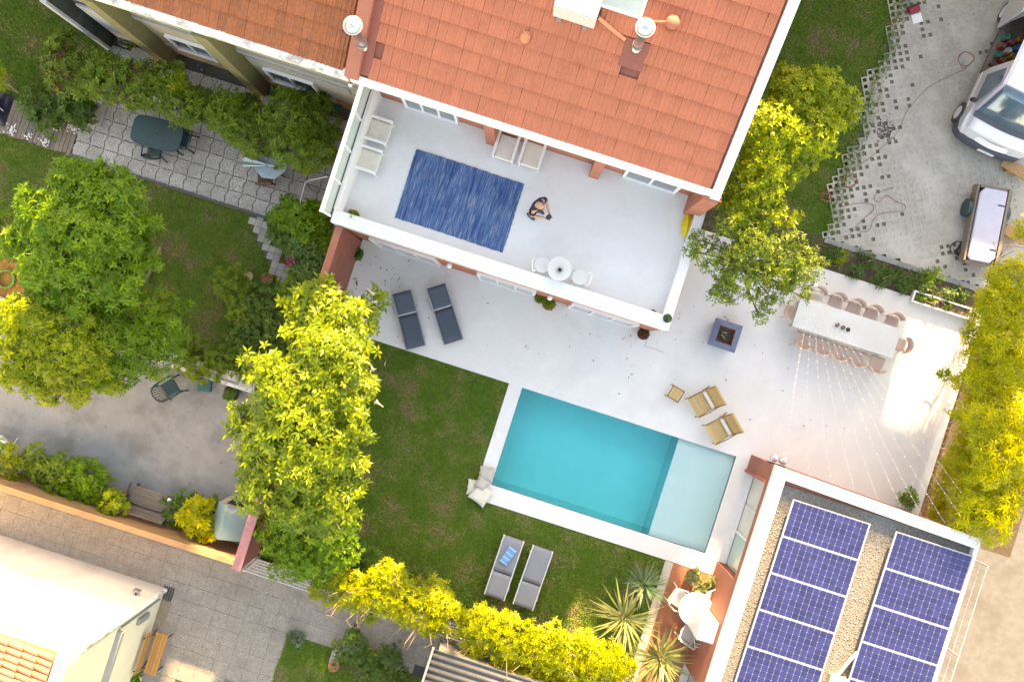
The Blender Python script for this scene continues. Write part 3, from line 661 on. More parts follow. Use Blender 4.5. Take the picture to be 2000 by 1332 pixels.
bw = MB().box(12.62,12.85,-1.5,5.05,-.1,.38).build('boundary_wall', white_paint, bevel=.012); tag(bw, 'low white boundary wall between the deck and the bamboo hedge', 'wall')
# unseen house beyond the drive, added and shaped to shade drive and deck
nb = thing('unseen_shade_house', 'unseen pale house added beyond the driveway to cast shade', 'house', (9,20,0))
MB().box(3.0,6.35,17,25,-.1,8.3).box(7.2,10.55,17,25,-.1,9.75).box(6.35,7.2,17,25,-.1,8.1).box(10.55,12.25,17,17.15,-.1,4.55).box(10.55,12.25,17,17.15,6.1,9.75).build('wall', cream_wall, nb, True)  # stepped tops and open gap shaped to let sun patches through
MB().box(12.25,19,17,24,-.1,4.3).build('low_shade_block', cream_wall, nb, True)  # unseen low block added to keep the drive in shade
# ------------------------------------------------------------------ terrace furniture
p = PX(900,393,TZ); rg = MB().grid(lambda s,t: (-3.93+2.98*s+.006*math.sin(t*6)+ (0.006*math.sin(t*63) if s in (0,1) else 0), 2.14+1.89*t+.008*math.sin(s*5)+(.006*math.sin(s*61) if t in (0,1) else 0), TZ+.012+.004*math.sin(s*17+t*5)), 40, 26)
ro = rg.build('blue_rug', rug_mat, solid=.012); tag(ro, 'large blue woven rug lying on the roof terrace', 'rug')
def armchair(name, label, loc, rz, group, w=.62, d=.68):
    t = thing(name, label, 'armchair', loc, rz, group)           # faces +X
    for sx in (-1,1):
        for sy in (-1,1): MB().box(sx*(d/2-.03)-.025,sx*(d/2-.03)+.025,sy*(w/2-.025)-.022,sy*(w/2-.025)+.022,0,.56 if sx>0 else .74).build('leg', metal_white, t)
    for sy in (-1,1): MB().box(-d/2-.03,d/2+.04,sy*(w/2-.02)-.035,sy*(w/2-.02)+.035,.56,.60).build('armrest', metal_white, t, bevel=.01)
    MB().box(-d/2+.03,d/2-.01,-w/2+.03,w/2-.03,.25,.29).build('seat_frame', metal_white, t)
    MB().box(-d/2+.10,d/2+.02,-w/2+.05,w/2-.05,.29,.41).build('seat_cushion', cream_fabric, t, bevel=.035)
    for k in range(4):
        m_ = MB(); m_.M = Matrix.Translation((-d/2+.02-.02*k,0,.40+.10*k)); m_.box(-.012,.012,-w/2+.03,w/2-.03,-.03,.03); m_.build('back_slat', metal_white, t)
    MB().box(-d/2-.075,-d/2-.02,-w/2,w/2,.76,.80).build('top_rail', metal_white, t, bevel=.01)
    return t
for (px,py),rz,lb in (((741,262),0,'white slatted armchair by the glass screen, nearer the tiled roof'),((721,318),0,'white slatted armchair by the glass screen, nearer the front parapet'),
                      ((990,291),-math.pi/2,'white slatted armchair against the house wall, beside the brick pilaster'),((1040,305),-math.pi/2,'white slatted armchair against the house wall, nearer the person')):
    armchair('armchair', lb, P3(px,py,TZ), rz, 'white armchairs on the roof terrace', .62 if rz==0 else .56, .64 if rz==0 else .72)
def pot(name, label, loc, r, h, m, plant=None, n=60, ls=.12, cat='plant pot', group=None):
    t = thing(name, label, cat, loc, 0, group)
    MB().lathe([(r*.68,0),(r*.95,h*.85),(r*1.06,h*.86),(r*1.06,h),(r*.9,h),(r*.88,h*.86),(.001,h*.86)], seg=18).build('pot', m, t, smooth=False)
    if plant:
        foliage(t, [(0,0,h+r*.3,r*.72,r*.72,r*.5)], int(n*.6), ls*.8, ls*.34, plant, k=6, name='plant', origin=True)
    return t
# ------------------------------------------------------------------ foliage
def foliage(parent, blobs, n, L, wd, m, k=6, name='crown', up=.55, el=(.0,.7), origin=False, shell=.6, kind=None, jitter=.3, droop=0.0, tint_bias=None, seed=None):
    # n rosettes of k pointed leaves spread through the ellipsoids (x,y,z,rx,ry,rz)
    g = np.random.default_rng(seed if seed is not None else RNG.integers(1<<30))
    B = np.array(blobs, float); wgt = B[:,3]*B[:,4]; idx = g.choice(len(B), n, p=wgt/wgt.sum()); b = B[idx]
    d = g.normal(size=(n,3)); d[:,2] = np.abs(d[:,2])*.9 + g.uniform(-.6,.2,n); d /= np.linalg.norm(d,axis=1)[:,None]
    # uneven lobes: radius modulated per direction
    ph = g.uniform(0,6.28,(len(B),3))[idx]; az = np.arctan2(d[:,1],d[:,0])
    lob = 1 + .16*np.sin(3*az+ph[:,0]) + .12*np.sin(5*az+ph[:,1]) + .10*np.sin(4*d[:,2]*3+ph[:,2])
    r = (shell + (1-shell)*np.sqrt(g.uniform(0,1,n))) * lob
    # clumping: pull to random clump centres
    nc = max(4, n//14); cl = g.integers(0, nc, n)
    cen = b[:,:3] + d*b[:,3:6]*r[:,None]
    cc = cen[g.integers(0,n,nc)]; near = cc[cl]; dist = np.linalg.norm(near-cen,axis=1)
    sel = dist < .9*b[:,3]; f_ = np.where(sel, g.uniform(.2,.8,n), 0)[:,None]
    cen = cen*(1-f_) + near*f_ + g.normal(size=(n,3))*(L*jitter)
    cen[:,2] = np.maximum(cen[:,2], .04 - (0 if origin else 0))
    ax = d*(1-up) + np.array([0,0,up]); ax /= np.linalg.norm(ax,axis=1)[:,None]
    a1 = np.cross(ax, g.normal(size=(n,3))); a1 /= np.linalg.norm(a1,axis=1)[:,None]; a2 = np.cross(ax,a1)
    th = (np.arange(k)[None]*2*np.pi/k + g.uniform(0,6.28,(n,1)) + g.normal(size=(n,k))*.25); e_ = g.uniform(el[0],el[1],(n,k))
    dirs = (a1[:,None]*np.cos(th)[...,None] + a2[:,None]*np.sin(th)[...,None])*np.cos(e_)[...,None] + ax[:,None]*np.sin(e_)[...,None]
    dirs[...,2] -= droop; dirs /= np.linalg.norm(dirs,axis=2)[...,None]
    side = np.cross(dirs, ax[:,None]); side /= (np.linalg.norm(side,axis=2)[...,None]+1e-6)
    ll = L*g.uniform(.6,1.25,(n,k,1)); nn_ = np.cross(side, dirs)
    base = cen[:,None] + dirs*ll*.06; mid = base + dirs*ll*.45 + nn_*ll*.07; tip = base + dirs*ll - nn_*ll*.05
    V = np.stack([base, mid+side*wd/2, tip, mid-side*wd/2], 2).reshape(-1,3)
    if not origin: V = V - np.array(parent.location)
    m_ = n*k; Fc = np.arange(m_*4).reshape(m_,4)
    tint = np.clip(np.repeat(g.normal(.5,.22,n),k) + g.normal(0,.12,m_), 0, 1)
    o = npmesh(name, V, Fc, m, parent, kind=kind, tint=tint)
    return o
def blob(px, py, z, rpx, rz=None, ry=None):
    s = (H-z)/F; x, y = PX(px,py,z); r = rpx*s
    return (x, y, z, r, r if ry is None else ry*s, r*.7 if rz is None else rz)
def limbs(parent, base, blobs, r, m=None, n_extra=0, name='trunk', hub=None):
    mb = MB(); base = Vector(base); zc = min(b[2] for b in blobs)
    c = Vector((sum(b[0] for b in blobs)/len(blobs), sum(b[1] for b in blobs)/len(blobs), zc*.45))
    fork = base.lerp(c, .8); fork.z = max(.25, zc*.4)
    mb.tube([base, base.lerp(fork,.5)+Vector((.04,.03,0)), fork], r, 8, r*.75)
    for b in blobs:
        e = Vector(b[:3]); mid = fork.lerp(e,.5) + Vector((random.uniform(-.2,.2),random.uniform(-.2,.2),.15))
        mb.tube([fork, mid, e], r*.55, 6, r*.2)
        for q in range(3+n_extra):
            a = e + Vector((random.uniform(-1,1)*b[3]*.75, random.uniform(-1,1)*b[4]*.75, random.uniform(-.1,.7)*b[5]))
            mb.tube([mid.lerp(e,random.uniform(.2,.9)), e.lerp(a,.5)+Vector((0,0,.05)), a], r*.22, 5, r*.06)
    mb.v = [tuple(Vector(p)-parent.location) for p in mb.v]
    return mb.build(name, m or bark, parent, smooth=True)
lf_yel = leafmat('leaf_yellow_green', (.11,.20,.006), (.40,.45,.012))
lf_brug = leafmat('leaf_angel_trumpet', (.085,.17,.008), (.31,.38,.02))
lf_tree = leafmat('leaf_mid_green', (.06,.17,.006), (.22,.37,.012))
lf_olive = leafmat('leaf_olive', (.06,.13,.010), (.26,.33,.03))
lf_hedge = leafmat('leaf_golden_hedge', (.15,.22,.006), (.50,.50,.012))
lf_dark = leafmat('leaf_dark_green', (.03,.085,.009), (.11,.21,.02), .45, .3)
lf_blue = leafmat('leaf_grey_green', (.05,.12,.022), (.13,.25,.05), .45, .35)
lf_bamboo = leafmat('leaf_bamboo', (.20,.25,.005), (.60,.54,.008))
lf_vine = leafmat('leaf_vine', (.075,.155,.012), (.26,.37,.03))
lf_yucca = leafmat('leaf_yucca', (.13,.16,.05), (.30,.31,.13), .4, .25)
lf_agave = leafmat('leaf_blue_agave', (.07,.13,.07), (.15,.23,.12), .4, .2)
lf_red = leafmat('leaf_reddish', (.09,.045,.02), (.17,.08,.03))
petal_white = leafmat('petal_cream', (.62,.58,.42), (.78,.76,.66), .6, .3)
petal_mag = leafmat('petal_magenta', (.20,.008,.07), (.42,.02,.16), .6, .3)
# small things on and under the terrace parapet
black_pot = mat('black_ceramic', (.03,.03,.04), .35, .1)
pot('potted_plant', 'brown pot of green succulents in the near-left corner of the roof terrace', P3(693,425,TZ), .16, .26, terracotta, lf_tree, 40, .09)
def lantern(label, loc, r=.07, h=.2, m=black_pot):
    t = thing('lantern', label, 'lantern', loc, 0, 'small lanterns about the terrace'); MB().lathe([(r,0),(r,.02),(r*.8,.03),(r*.8,h*.75),(r,h*.78),(r*.4,h)],seg=12).build('lantern_body', m, t)
    MB().tube([(-r*.6,0,h*.9),(-r*.4,0,h*1.25),(r*.4,0,h*1.25),(r*.6,0,h*.9)],.006,5).build('handle', dark_metal, t); return t
lantern('black lantern next to the potted succulents on the terrace', P3(679,423,TZ))
lantern('grey lantern on the terrace floor in the right front corner', P3(1274,611,TZ), .08)
lantern('black lantern on the brick pillar below the terrace corner', P3(1267,638,.6), .10)
pot('parapet_pot', 'small dark pot of flowers on the right front parapet corner', P3(1302,622,3.4), .11, .14, black_pot, lf_blue, 20, .06)
pot('red_flower_pot', 'dark red glazed pot on the deck below the terrace corner', P3(1254,652,0), .17, .3, mat('oxblood_glaze',(.12,.012,.02),.3), lf_red, 40, .09)
pot('deck_pot', 'terracotta pot of trailing plant against the lower wall, nearer the pool', P3(1071,594,0), .19, .3, terracotta, lf_vine, 60, .12)
pot('deck_pot', 'leafy pot beside the trailing terracotta pot, nearer the loungers', P3(1053,583,0), .14, .28, terracotta, lf_vine, 50, .13)
pot('agave_pot', 'dark succulent pot at the foot of the brick-red garden wall', P3(702,497,0), .15, .25, black_pot, lf_dark, 40, .16)
bl = thing('brick_pillar', 'low brick-red pillar standing at the outer corner below the terrace', 'pillar', P3(1268,638,0)); MB().box(-.22,.2,-.02,.24,0,.56).build('pillar_block', darksalmon, bl, bevel=.01); MB().box(-.25,.23,-.05,.26,.56,.60).build('cap', salmon, bl)
for px,py,lb in ((880,512,'round white wall lamp between the first two lower windows'),(1076,576,'round white wall lamp above the two deck pots')):
    x = PX(px,py,2.3)[0]; t = thing('wall_lamp', lb, 'lamp', (x,1.51,2.3), 0, 'white wall lamps'); MB().box(-.04,.04,-.03,0,-.05,.05).build('backplate', metal_white, t)
    MB().lathe([(.03,-.04),(.07,-.03),(.07,.10),(.03,.11)],(0,-.09,0),12).build('lamp_shade', metal_white, t, smooth=True)
# round café table with two wire chairs
t = thing('cafe_table', 'round white cafe table near the front parapet of the terrace', 'table', P3(1090,529,TZ+.0)); wt_m = mat('white_lacquer',(.56,.56,.56),.4,.03)
MB().lathe([(.30,.70),(.31,.705),(.31,.725),(.30,.73)],seg=32).build('table_top', wt_m, t); MB().lathe([(.03,.03),(.03,.70)],seg=10).build('pedestal', metal_white, t); MB().lathe([(.20,0),(.20,.02),(.03,.04)],seg=20).build('base', metal_white, t)
t2 = thing('vase', 'dark grey vase on the round cafe table', 'vase', tuple(P3(1093,528,TZ+.73))); MB().lathe([(.05,0),(.085,.05),(.08,.12),(.05,.13),(.045,.06),(.001,.05)],seg=14).build('vase_body', grey_metal, t2, smooth=True); MB().lathe([(.02,0),(.035,.04),(.02,.05)],(0,0,.05),8).build('candle', dark_metal, t2)
for (px,py),rz,lb in (((1058,520),0,'pale wire chair left of the round cafe table'),((1130,543),math.pi-.3,'pale wire chair right of the round cafe table')):
    t = thing('wire_chair', lb, 'chair', P3(px,py,TZ), rz+.3, 'pale chairs at the cafe table')
    MB().lathe([(.19,.43),(.205,.44),(.205,.455),(.19,.46)],seg=20).build('seat', wt_m, t)
    for a in (.7,2.4,3.9,5.5): MB().tube([(.13*math.cos(a),.13*math.sin(a),.43),(.23*math.cos(a),.23*math.sin(a),0)],.011,6).build('leg', metal_white, t)
    MB().tube([(-.17,-.14,.44),(-.24,-.18,.66),(-.26,-.1,.80),(-.27,0,.82),(-.26,.1,.80),(-.24,.18,.66),(-.17,.14,.44)],.014,6).build('back_hoop', metal_white, t, smooth=True)
# folded yellow parasol leaning on the right parapet
c = P3(1339,441,TZ); t = thing('folded_parasol', 'folded yellow parasol lying beside the right terrace parapet', 'parasol', (c[0],c[1],TZ), math.radians(-88-8+15))
sp = MB(); rings = [(-.34,.012),(-.26,.07),(-.1,.14),(.05,.15),(.2,.10),(.32,.03)]
for i,(x,r) in enumerate(rings):
    for k in range(12): a = k*math.pi/6; rr_ = r*(1 if k%2 else .72); sp.v.append((x, rr_*math.cos(a), .15+rr_*math.sin(a)))
for i in range(5):
    for k in range(12): sp.f.append((i*12+k,i*12+(k+1)%12,(i+1)*12+(k+1)%12,(i+1)*12+k))
sp.build('canopy', mat('yellow_canvas',(.62,.44,.02),.8,.1,10), t); MB().tube([(-.52,0,.15),(.45,0,.15)],.014,8).build('pole', grey_metal, t)
# ------------------------------------------------------------------ person with a drone controller
def skinbody(name, verts, edges, radii, m, parent, rootv=0, sub=2):
    me = bpy.data.meshes.new(name); me.from_pydata(verts, edges, []); o = mobj(name, me, m, parent)
    md = o.modifiers.new('skin','SKIN'); md.use_smooth_shade = True
    sv = me.skin_vertices[0].data if me.skin_vertices else None
    if sv is None:
        bpy.context.view_layer.objects.active = o; bpy.ops.object.select_all(action='DESELECT'); o.select_set(True)
        bpy.ops.mesh.customdata_skin_add(); sv = me.skin_vertices[0].data
    for i, r in enumerate(radii): sv[i].radius = r if isinstance(r, tuple) else (r, r); sv[i].use_root = (i == rootv)
    s_ = o.modifiers.new('sub','SUBSURF'); s_.levels = sub; s_.render_levels = sub
    return o
pc = P3(1047,416,TZ)
hd = math.atan2(-.412,.909)
per = None
V_ = [(0,0,.95),(0,0,1.10),(.02,0,1.28),(.03,0,1.42),(.05,0,1.50),(.09,0,1.56),(.115,0,1.64),(.105,0,1.72),   # 0 pelvis .. 7 crown
      (.02,.17,1.42),(.05,.27,1.20),(.26,.13,1.10),(.32,.085,1.11),   # left arm 8-11
      (.02,-.17,1.42),(.05,-.27,1.20),(.26,-.13,1.10),(.32,-.085,1.11), # right arm 12-15
      (0,.09,.90),(.03,.10,.50),(.0,.10,.09),(.13,.11,.04),           # left leg 16-19
      (-.02,-.10,.90),(-.02,-.14,.50),(-.08,-.17,.09),(.06,-.18,.04)]  # right leg 20-23
E_ = [(0,1),(1,2),(2,3),(3,4),(4,5),(5,6),(6,7),(3,8),(8,9),(9,10),(10,11),(3,12),(12,13),(13,14),(14,15),(0,16),(16,17),(17,18),(18,19),(0,20),(20,21),(21,22),(22,23)]
R_ = [(.13,.10),(.13,.10),(.145,.10),(.12,.085),.058,(.075,.08),(.088,.095),(.06,.065), .062,.046,.036,.03, .062,.046,.036,.03, .085,.058,.042,.035, .085,.058,.042,.035]
per = skinbody('person', V_, E_, R_, skin, None); per.location = pc; per.rotation_euler = (0,0,hd)
tag(per, 'bald person in navy T-shirt and dark trousers standing on the terrace holding a remote control', 'person')
skinbody('shirt', [V_[i] for i in (0,1,2,3)]+[(.025,0,1.46)]+[V_[8],(.045,.25,1.25),V_[12],(.045,-.25,1.25)], [(0,1),(1,2),(2,3),(3,4),(3,5),(5,6),(3,7),(7,8)],
         [(.165,.135),(.155,.125),(.175,.125),(.15,.11),.075,.092,.078,.092,.078], navy, per)
skinbody('trousers', [V_[0],(0,0,1.0)]+[V_[i] for i in (16,17,18,20,21,22)], [(0,1),(0,2),(2,3),(3,4),(0,5),(5,6),(6,7)], [(.15,.12),(.14,.115),.105,.078,.062,.105,.078,.062], denim, per)
for i,(fx,fy) in enumerate(((.05,.105),(-.03,-.175))):
    MB().ball((fx,fy,.05),(.145,.052,.05),12,6).build('shoe', shoe_mat, per, smooth=True)
for s in (-1,1):                                     # fingers closed round the controller
    for k in range(4): skinbody('finger', [(.32,s*.085,1.11),(.355+.004*k,s*(.10-.0*k),1.125-.016*k),(.375,s*(.075),1.12-.018*k),(.365,s*.055,1.118-.016*k)], [(0,1),(1,2),(2,3)], [.011,.010,.009,.008], skin, per, sub=1)
    skinbody('thumb', [(.315,s*.08,1.125),(.335,s*.06,1.15),(.345,s*.04,1.152)], [(0,1),(1,2)], [.013,.011,.009], skin, per, sub=1)
    MB().ball((.10,s*.088,1.625),(.022,.012,.034),8,6).build('ear', skin, per, smooth=True)
MB().ball((.205,0,1.625),(.022,.014,.02),8,6).build('nose', skin, per, smooth=True)
MB().ball((.06,0,1.61),(.066,.092,.055),12,6).build('hair', mat('grey_cropped_hair',(.36,.27,.2),.9,.2,60), per, smooth=True)
for s in (-1,1): MB().ball((.19,s*.034,1.65),.012,8,6).build('eye', black_plastic, per, smooth=True)
MB().ball((.188,0,1.585),(.012,.03,.008),8,4).build('mouth', mat('lip',(.35,.14,.11),.5), per, smooth=True)
cx = pc[0]+.36*math.cos(hd); cy = pc[1]+.36*math.sin(hd)
rc = thing('remote_control', 'black drone remote control held in both hands', 'remote control', (cx,cy,TZ+1.10), hd)
MB().box(-.03,.07,-.075,.075,-.02,.02).build('controller_body', black_plastic, rc, bevel=.012); MB().box(.02,.10,-.055,.055,.022,.032).build('phone', dark_metal, rc, bevel=.004)
for s in (-1,1): MB().tube([(.07,s*.05,.01),(.14,s*.05,.03)],.008,6).build('antenna', grey_metal, rc)
# ------------------------------------------------------------------ sun loungers
def lounger(label, head, foot, z, fab, frame, back, group, width=.62, back_ang=.12, long_first=False):
    # head/foot: world points; back = share of length taken by the backrest
    h = Vector(head+(0,)); f = Vector(foot+(0,)); L = (f-h).length; d = (f-h)/L
    t = thing('sun_lounger', label, 'sun lounger', (h.x,h.y,z), math.atan2(d.y,d.x), group); wv = width/2; zb = .30; bl_ = L*back
    hz = zb + bl_*math.sin(back_ang)
    for s in (-1,1):
        MB().tube([(0,s*wv,hz),(bl_,s*wv,zb),(L*.97,s*wv,zb),(L,s*wv,zb-.03)],.022,6).build('side_rail', frame, t)
        for x in (bl_*.75, L*.86): MB().box(x-.02,x+.02,s*wv-.02,s*wv+.02,0,zb-.01).build('leg', frame, t)
    bk = MB().grid(lambda a,b: (bl_*a*.985, (b-.5)*(width-.03), hz+(zb-hz)*a + .008 - .02*math.sin(math.pi*b)), 6, 6); bk.build('back_sling', fab, t, smooth=True, solid=.006)
    st = MB().grid(lambda a,b: (bl_+.03+(L-bl_-.03)*a, (b-.5)*(width-.03), zb+.008-.02*math.sin(math.pi*b) - (.03*max(0,a-.9)*10)), 8, 6); st.build('seat_sling', fab, t, smooth=True, solid=.006)
    MB().box(bl_,bl_+.025,-wv,wv,zb-.03,zb-.005).build('cross_bar', alu if fab is slate_fabric else dark_metal, t)
    MB().tube([(bl_*.55,-wv,hz+(zb-hz)*.55),(bl_*.35,-wv-.06,.16),(bl_*.5,-wv-.05,.05)] if fab is not slate_fabric else [(bl_*.35,-wv,hz),(bl_*.45,-wv-.10,.30),(bl_*.95,-wv-.05,.30)],.014,6).build('strut', frame, t)
    return t
gL = 'sun loungers around the pool'
lounger('dark slate lounger on the deck, nearer the brick-red garden wall', PX(785,571,.35), PX(812,679,.3), 0, slate_fabric, grey_metal, .38, gL, .58, .25)
lounger('dark slate lounger on the deck, nearer the pool', PX(852,559,.35), PX(886,668,.3), 0, slate_fabric, grey_metal, .38, gL, .58, .25)
lounger('light grey lounger on the lawn with a blue towel on it', PX(965,1167,.35), PX(1004,1051,.3), -.03, grey_fabric, alu, .40, gL, .60, .08)
lounger('light grey lounger on the lawn without a towel', PX(1021,1186,.35), PX(1061,1071,.3), -.03, grey_fabric, alu, .40, gL, .60, .08)
c = PX(992,1085,.32); tw = thing('folded_towel', 'folded blue striped towel on the grass-side lounger', 'towel', (c[0],c[1],.29), math.radians(-12+17.8+90-17.8-6))
blue_t = mat('blue_towel', (.12,.33,.62), .95, .25, 3, .4, 120, stretch=(1,1,1))
for k in range(7): MB().box(-.26+k*.075,-.19+k*.075,-.13,.13,0,.07+.012*(k%2)).build('towel_fold', blue_t if k%2 else MATS.setdefault('towel_pale', mat('pale_blue_towel',(.22,.48,.70),.95,.15,6,.4,120)), tw, bevel=.012)
# ------------------------------------------------------------------ pool-side pillows
def pillow(label, px, py, z, s, rz, m, th=.16):
    c = PX(px,py,z)
    mb = MB()
    def fn(a,b,sg):
        x = (a-.5)*2; y = (b-.5)*2; e = max(0,(1-x**4)*(1-y**4)); k = 1-.10*(1-abs(x)**3*abs(y)**3)*1.0
        return (x*s/2*(k if abs(y)>.0 else 1), y*s/2*k, sg*th/2*math.sqrt(e))
    mb.grid(lambda a,b: fn(a,b,1), 12, 12); mb.grid(lambda a,b: fn(b,a,-1), 12, 12)
    o = mb.build('floor_pillow', m, smooth=True); o.location = (c[0],c[1],z+th/2); o.rotation_euler = (random.uniform(-.05,.05),random.uniform(-.1,.1),rz)
    return tag(o, label, 'pillow', 'floor pillows at the pool corner')
pillow('taupe pillow topmost at the pool corner stack, nearest the water', 950,925,.0,.46,.1,taupe_fabric)
pillow('round-edged taupe bolster pillow between the two larger pillows', 941,943,.08,.36,-.3,taupe_fabric,.2)
pillow('large off-white pillow at the outer pool corner', 940,965,.05,.58,-.35,cream_fabric,.16)
pillow('half-hidden off-white pillow underneath the large one', 928,951,-.03,.48,.15,cream_fabric,.12)
# skimmer lid, deck hatch
sk = MB().lathe([(.10,0),(.10,.008),(.085,.012),(.02,.012)],P3(973,849,.0),20).build('skimmer_lid', metal_white); tag(sk, 'round white skimmer lid in the pool coping', 'lid')
c = PX(1283,664); ht = thing('deck_hatch', 'square flush hatch cover in the deck near the terrace corner', 'hatch', (c[0],c[1],0)); MB().box(-.28,.28,-.27,.27,.0,.008).build('hatch_cover', white_deck, ht); MB().box(-.30,.30,-.29,-.275,0,.006).box(-.30,-.285,-.275,.29,0,.006).build('hatch_frame', mat('hatch_joint',(.42,.41,.40),.7), ht)
sn = MB().lathe([(.05,0),(.05,.01),(.01,.012)],(PX(1017,853,D)[0],PX(1017,853,D)[1],D+.003),14).build('pool_drain', metal_white); tag(sn, 'small round drain on the pool floor', 'drain')
# ------------------------------------------------------------------ fire pit
c = PX(1416,655,.4); fp = thing('fire_pit', 'square blue-grey steel fire pit with a rusty bowl on the deck', 'fire pit', (c[0],c[1],0), math.radians(0))
o_, i_ = .41, .24
for k in range(4):
    m_ = MB(); m_.M = Matrix.Rotation(k*math.pi/2,4,'Z'); m_.add([(-o_,-o_,.45),(o_,-o_,.45),(i_,-i_,.50),(-i_,-i_,.50),(-o_,-o_,.40),(o_,-o_,.40),(i_,-i_,.44),(-i_,-i_,.44)],[(0,1,2,3),(4,7,6,5),(0,4,5,1),(3,2,6,7)]); m_.build('rim_panel', blue_metal, fp)
    m_ = MB(); m_.M = Matrix.Rotation(k*math.pi/2,4,'Z'); m_.add([(-o_+.03,-o_+.03,.40),(o_-.03,-o_+.03,.40),(.33,-.33,0),(-.33,-.33,0)],[(3,2,1,0)]); m_.build('side_panel', blue_metal, fp)
    m_ = MB(); m_.M = Matrix.Rotation(k*math.pi/2,4,'Z'); m_.add([(-i_,-i_,.50),(i_,-i_,.50),(.19,-.19,.26),(-.19,-.19,.26)],[(0,3,2,1)]); m_.build('bowl_side', rust, fp)
MB().box(-.2,.2,-.2,.2,.24,.27).build('ash_bed', ash, fp)
for k in range(5): MB().tube([(random.uniform(-.13,-.03),random.uniform(-.12,.12),.29+.02*k),(random.uniform(.03,.13),random.uniform(-.12,.12),.30+.02*k)],.022,6).build('charred_log', mat('log%d'%k,(.16+.05*k,.11+.03*k,.07),.9) if k>2 else ash, fp)
# ------------------------------------------------------------------ bamboo stool and chairs
def rzpx(dx, dy): return math.atan2(dx*SA - dy*CA, dx*CA + dy*SA)     # image direction -> heading
c = P3(1316,768,0); t = thing('bamboo_stool', 'small square bamboo stool beside the two bamboo armchairs', 'stool', c, rzpx(1,.62))
for sx in (-1,1):
    for sy in (-1,1): MB().tube([(sx*.185,sy*.185,0),(sx*.175,sy*.175,.38)],.02,6).build('leg', wood_dark, t)
for k in range(9): MB().box(-.16+k*.036-.016,-.16+k*.036+.016,-.165,.165,.335,.352).build('seat_slat', wood_honey, t)
for k in range(4): m_ = MB(); m_.M = Matrix.Rotation(k*math.pi/2,4,'Z'); m_.tube([(-.19,-.18,.345),(.19,-.18,.345)],.018,6); m_.build('seat_rail', wood_dark, t)
def bamboo_chair(label, px, py):
    t = thing('bamboo_armchair', label, 'armchair', P3(px,py,0), rzpx(-1,.56), 'bamboo armchairs by the pool')     # faces +X
    t.scale = (.95,.84,1)
    for s in (-1,1):
        MB().tube([(.42,s*.36,.02),(.36,s*.36,.36),(-.22,s*.34,.28)],.02,6).build('front_leg_rail', wood_dark, t)
        MB().tube([(-.44,s*.33,.02),(.05,s*.33,.33)],.02,6).build('rear_leg', wood_dark, t)
        MB().tube([(-.14,s*.36,.26),(-.46,s*.36,.80)],.02,6).build('back_post', wood_dark, t)
        MB().tube([(.40,s*.38,.36),(.05,s*.385,.47),(-.28,s*.375,.50)],.02,6).build('armrest', wood_dark, t)
    for k in range(22): MB().box(-.12+k*.0245,-.12+k*.0245+.02,-.35,.35,.30+.0035*k,.315+.0035*k).build('seat_slat', wood_honey, t)
    for k in range(20):
        z = .34+.023*k; x = -.19-.0145*k; MB().box(x-.008,x+.008,-.35,.35,z,z+.019).build('back_slat', wood_honey, t)
    MB().tube([(-.44,-.38,.78),(-.44,.38,.78)],.022,6).build('top_rail', wood_honey, t)
    m_ = MB(); m_.M = Matrix.Translation((-.13,0,.42)) @ Matrix.Rotation(.5,4,'Y'); m_.box(-.07,.05,-.32,.32,-.05,.04); m_.build('cushion', cream_fabric, t, bevel=.03)
    return t
bamboo_chair('bamboo armchair with white cushion, the one beside the stool', 1371,783)
bamboo_chair('bamboo armchair with white cushion, the one nearer the pool', 1404,835)
# ------------------------------------------------------------------ dining table and chairs
TA = P3(1654,640,.75); dt = thing('dining_table', 'long pale rectangular dining table with three black bowls', 'table', (TA[0],TA[1],0), rzpx(205,66))
MB().box(-1.52,1.52,-.44,.44,.70,.75).build('table_top', table_grey, dt, bevel=.008)
for sx in (-1,1):
    for sy in (-1,1): MB().box(sx*1.35-.04,sx*1.35+.04,sy*.36-.04,sy*.36+.04,0,.70).build('leg', table_grey, dt)
def shell_chair(label, loc, rz):
    t = thing('shell_chair', label, 'chair', loc, rz, 'dusty pink chairs round the dining table')            # faces +X
    st = MB().grid(lambda a,b: (( .22-.44*a), (b-.5)*.44*(1-.25*a*a), .44+.02*math.cos(a*3)-.02*math.sin(math.pi*b)), 6, 6); st.build('seat', pink_plastic, t, smooth=True, solid=.012)
    bk = MB().grid(lambda a,b: (-.06-.20*math.cos((a-.5)*2.5)*(1+.15*b), .245*math.sin((a-.5)*2.5)*(1+.06*b), .45+.34*b*(.72+.28*math.cos((a-.5)*2.5))), 12, 4); bk.build('backrest', pink_plastic, t, smooth=True, solid=.012)
    MB().tube([(-.06-.23*math.cos(a),.26*math.sin(a),.45+.34*(.72+.28*math.cos(a))) for a in [(-1.25+.125*i*2) for i in range(11)]],.014,6).build('back_rim', pink_plastic, t, smooth=True)
    for sx in (-1,1):
        for sy in (-1,1): MB().tube([(sx*.13,sy*.13,.44),(sx*.21,sy*.20,0)],.014,6).build('leg', pink_plastic, t)
    return t
th = rzpx(205,66); od = ['first','second','third','fourth','fifth']
for k,(px,py) in enumerate(((1596,579),(1635,591),(1671,603),(1705,615),(1746,630))): shell_chair(f'dusty pink chair on the garden-bed side of the table, {od[k]} from the tree', P3(px,py,.6)[:2]+(0,), th-math.pi/2)
for k,(px,py) in enumerate(((1571,664),(1607,675),(1641,687),(1678,699),(1716,711))): shell_chair(f'dusty pink chair on the pool side of the table, {od[k]} from the tree', P3(px,py,.6)[:2]+(0,), th+math.pi/2)
shell_chair('dusty pink chair at the tree end of the dining table', P3(1552,611,.6)[:2]+(0,), th); shell_chair('dusty pink chair at the sunny end of the dining table', P3(1760,672,.6)[:2]+(0,), th+math.pi)
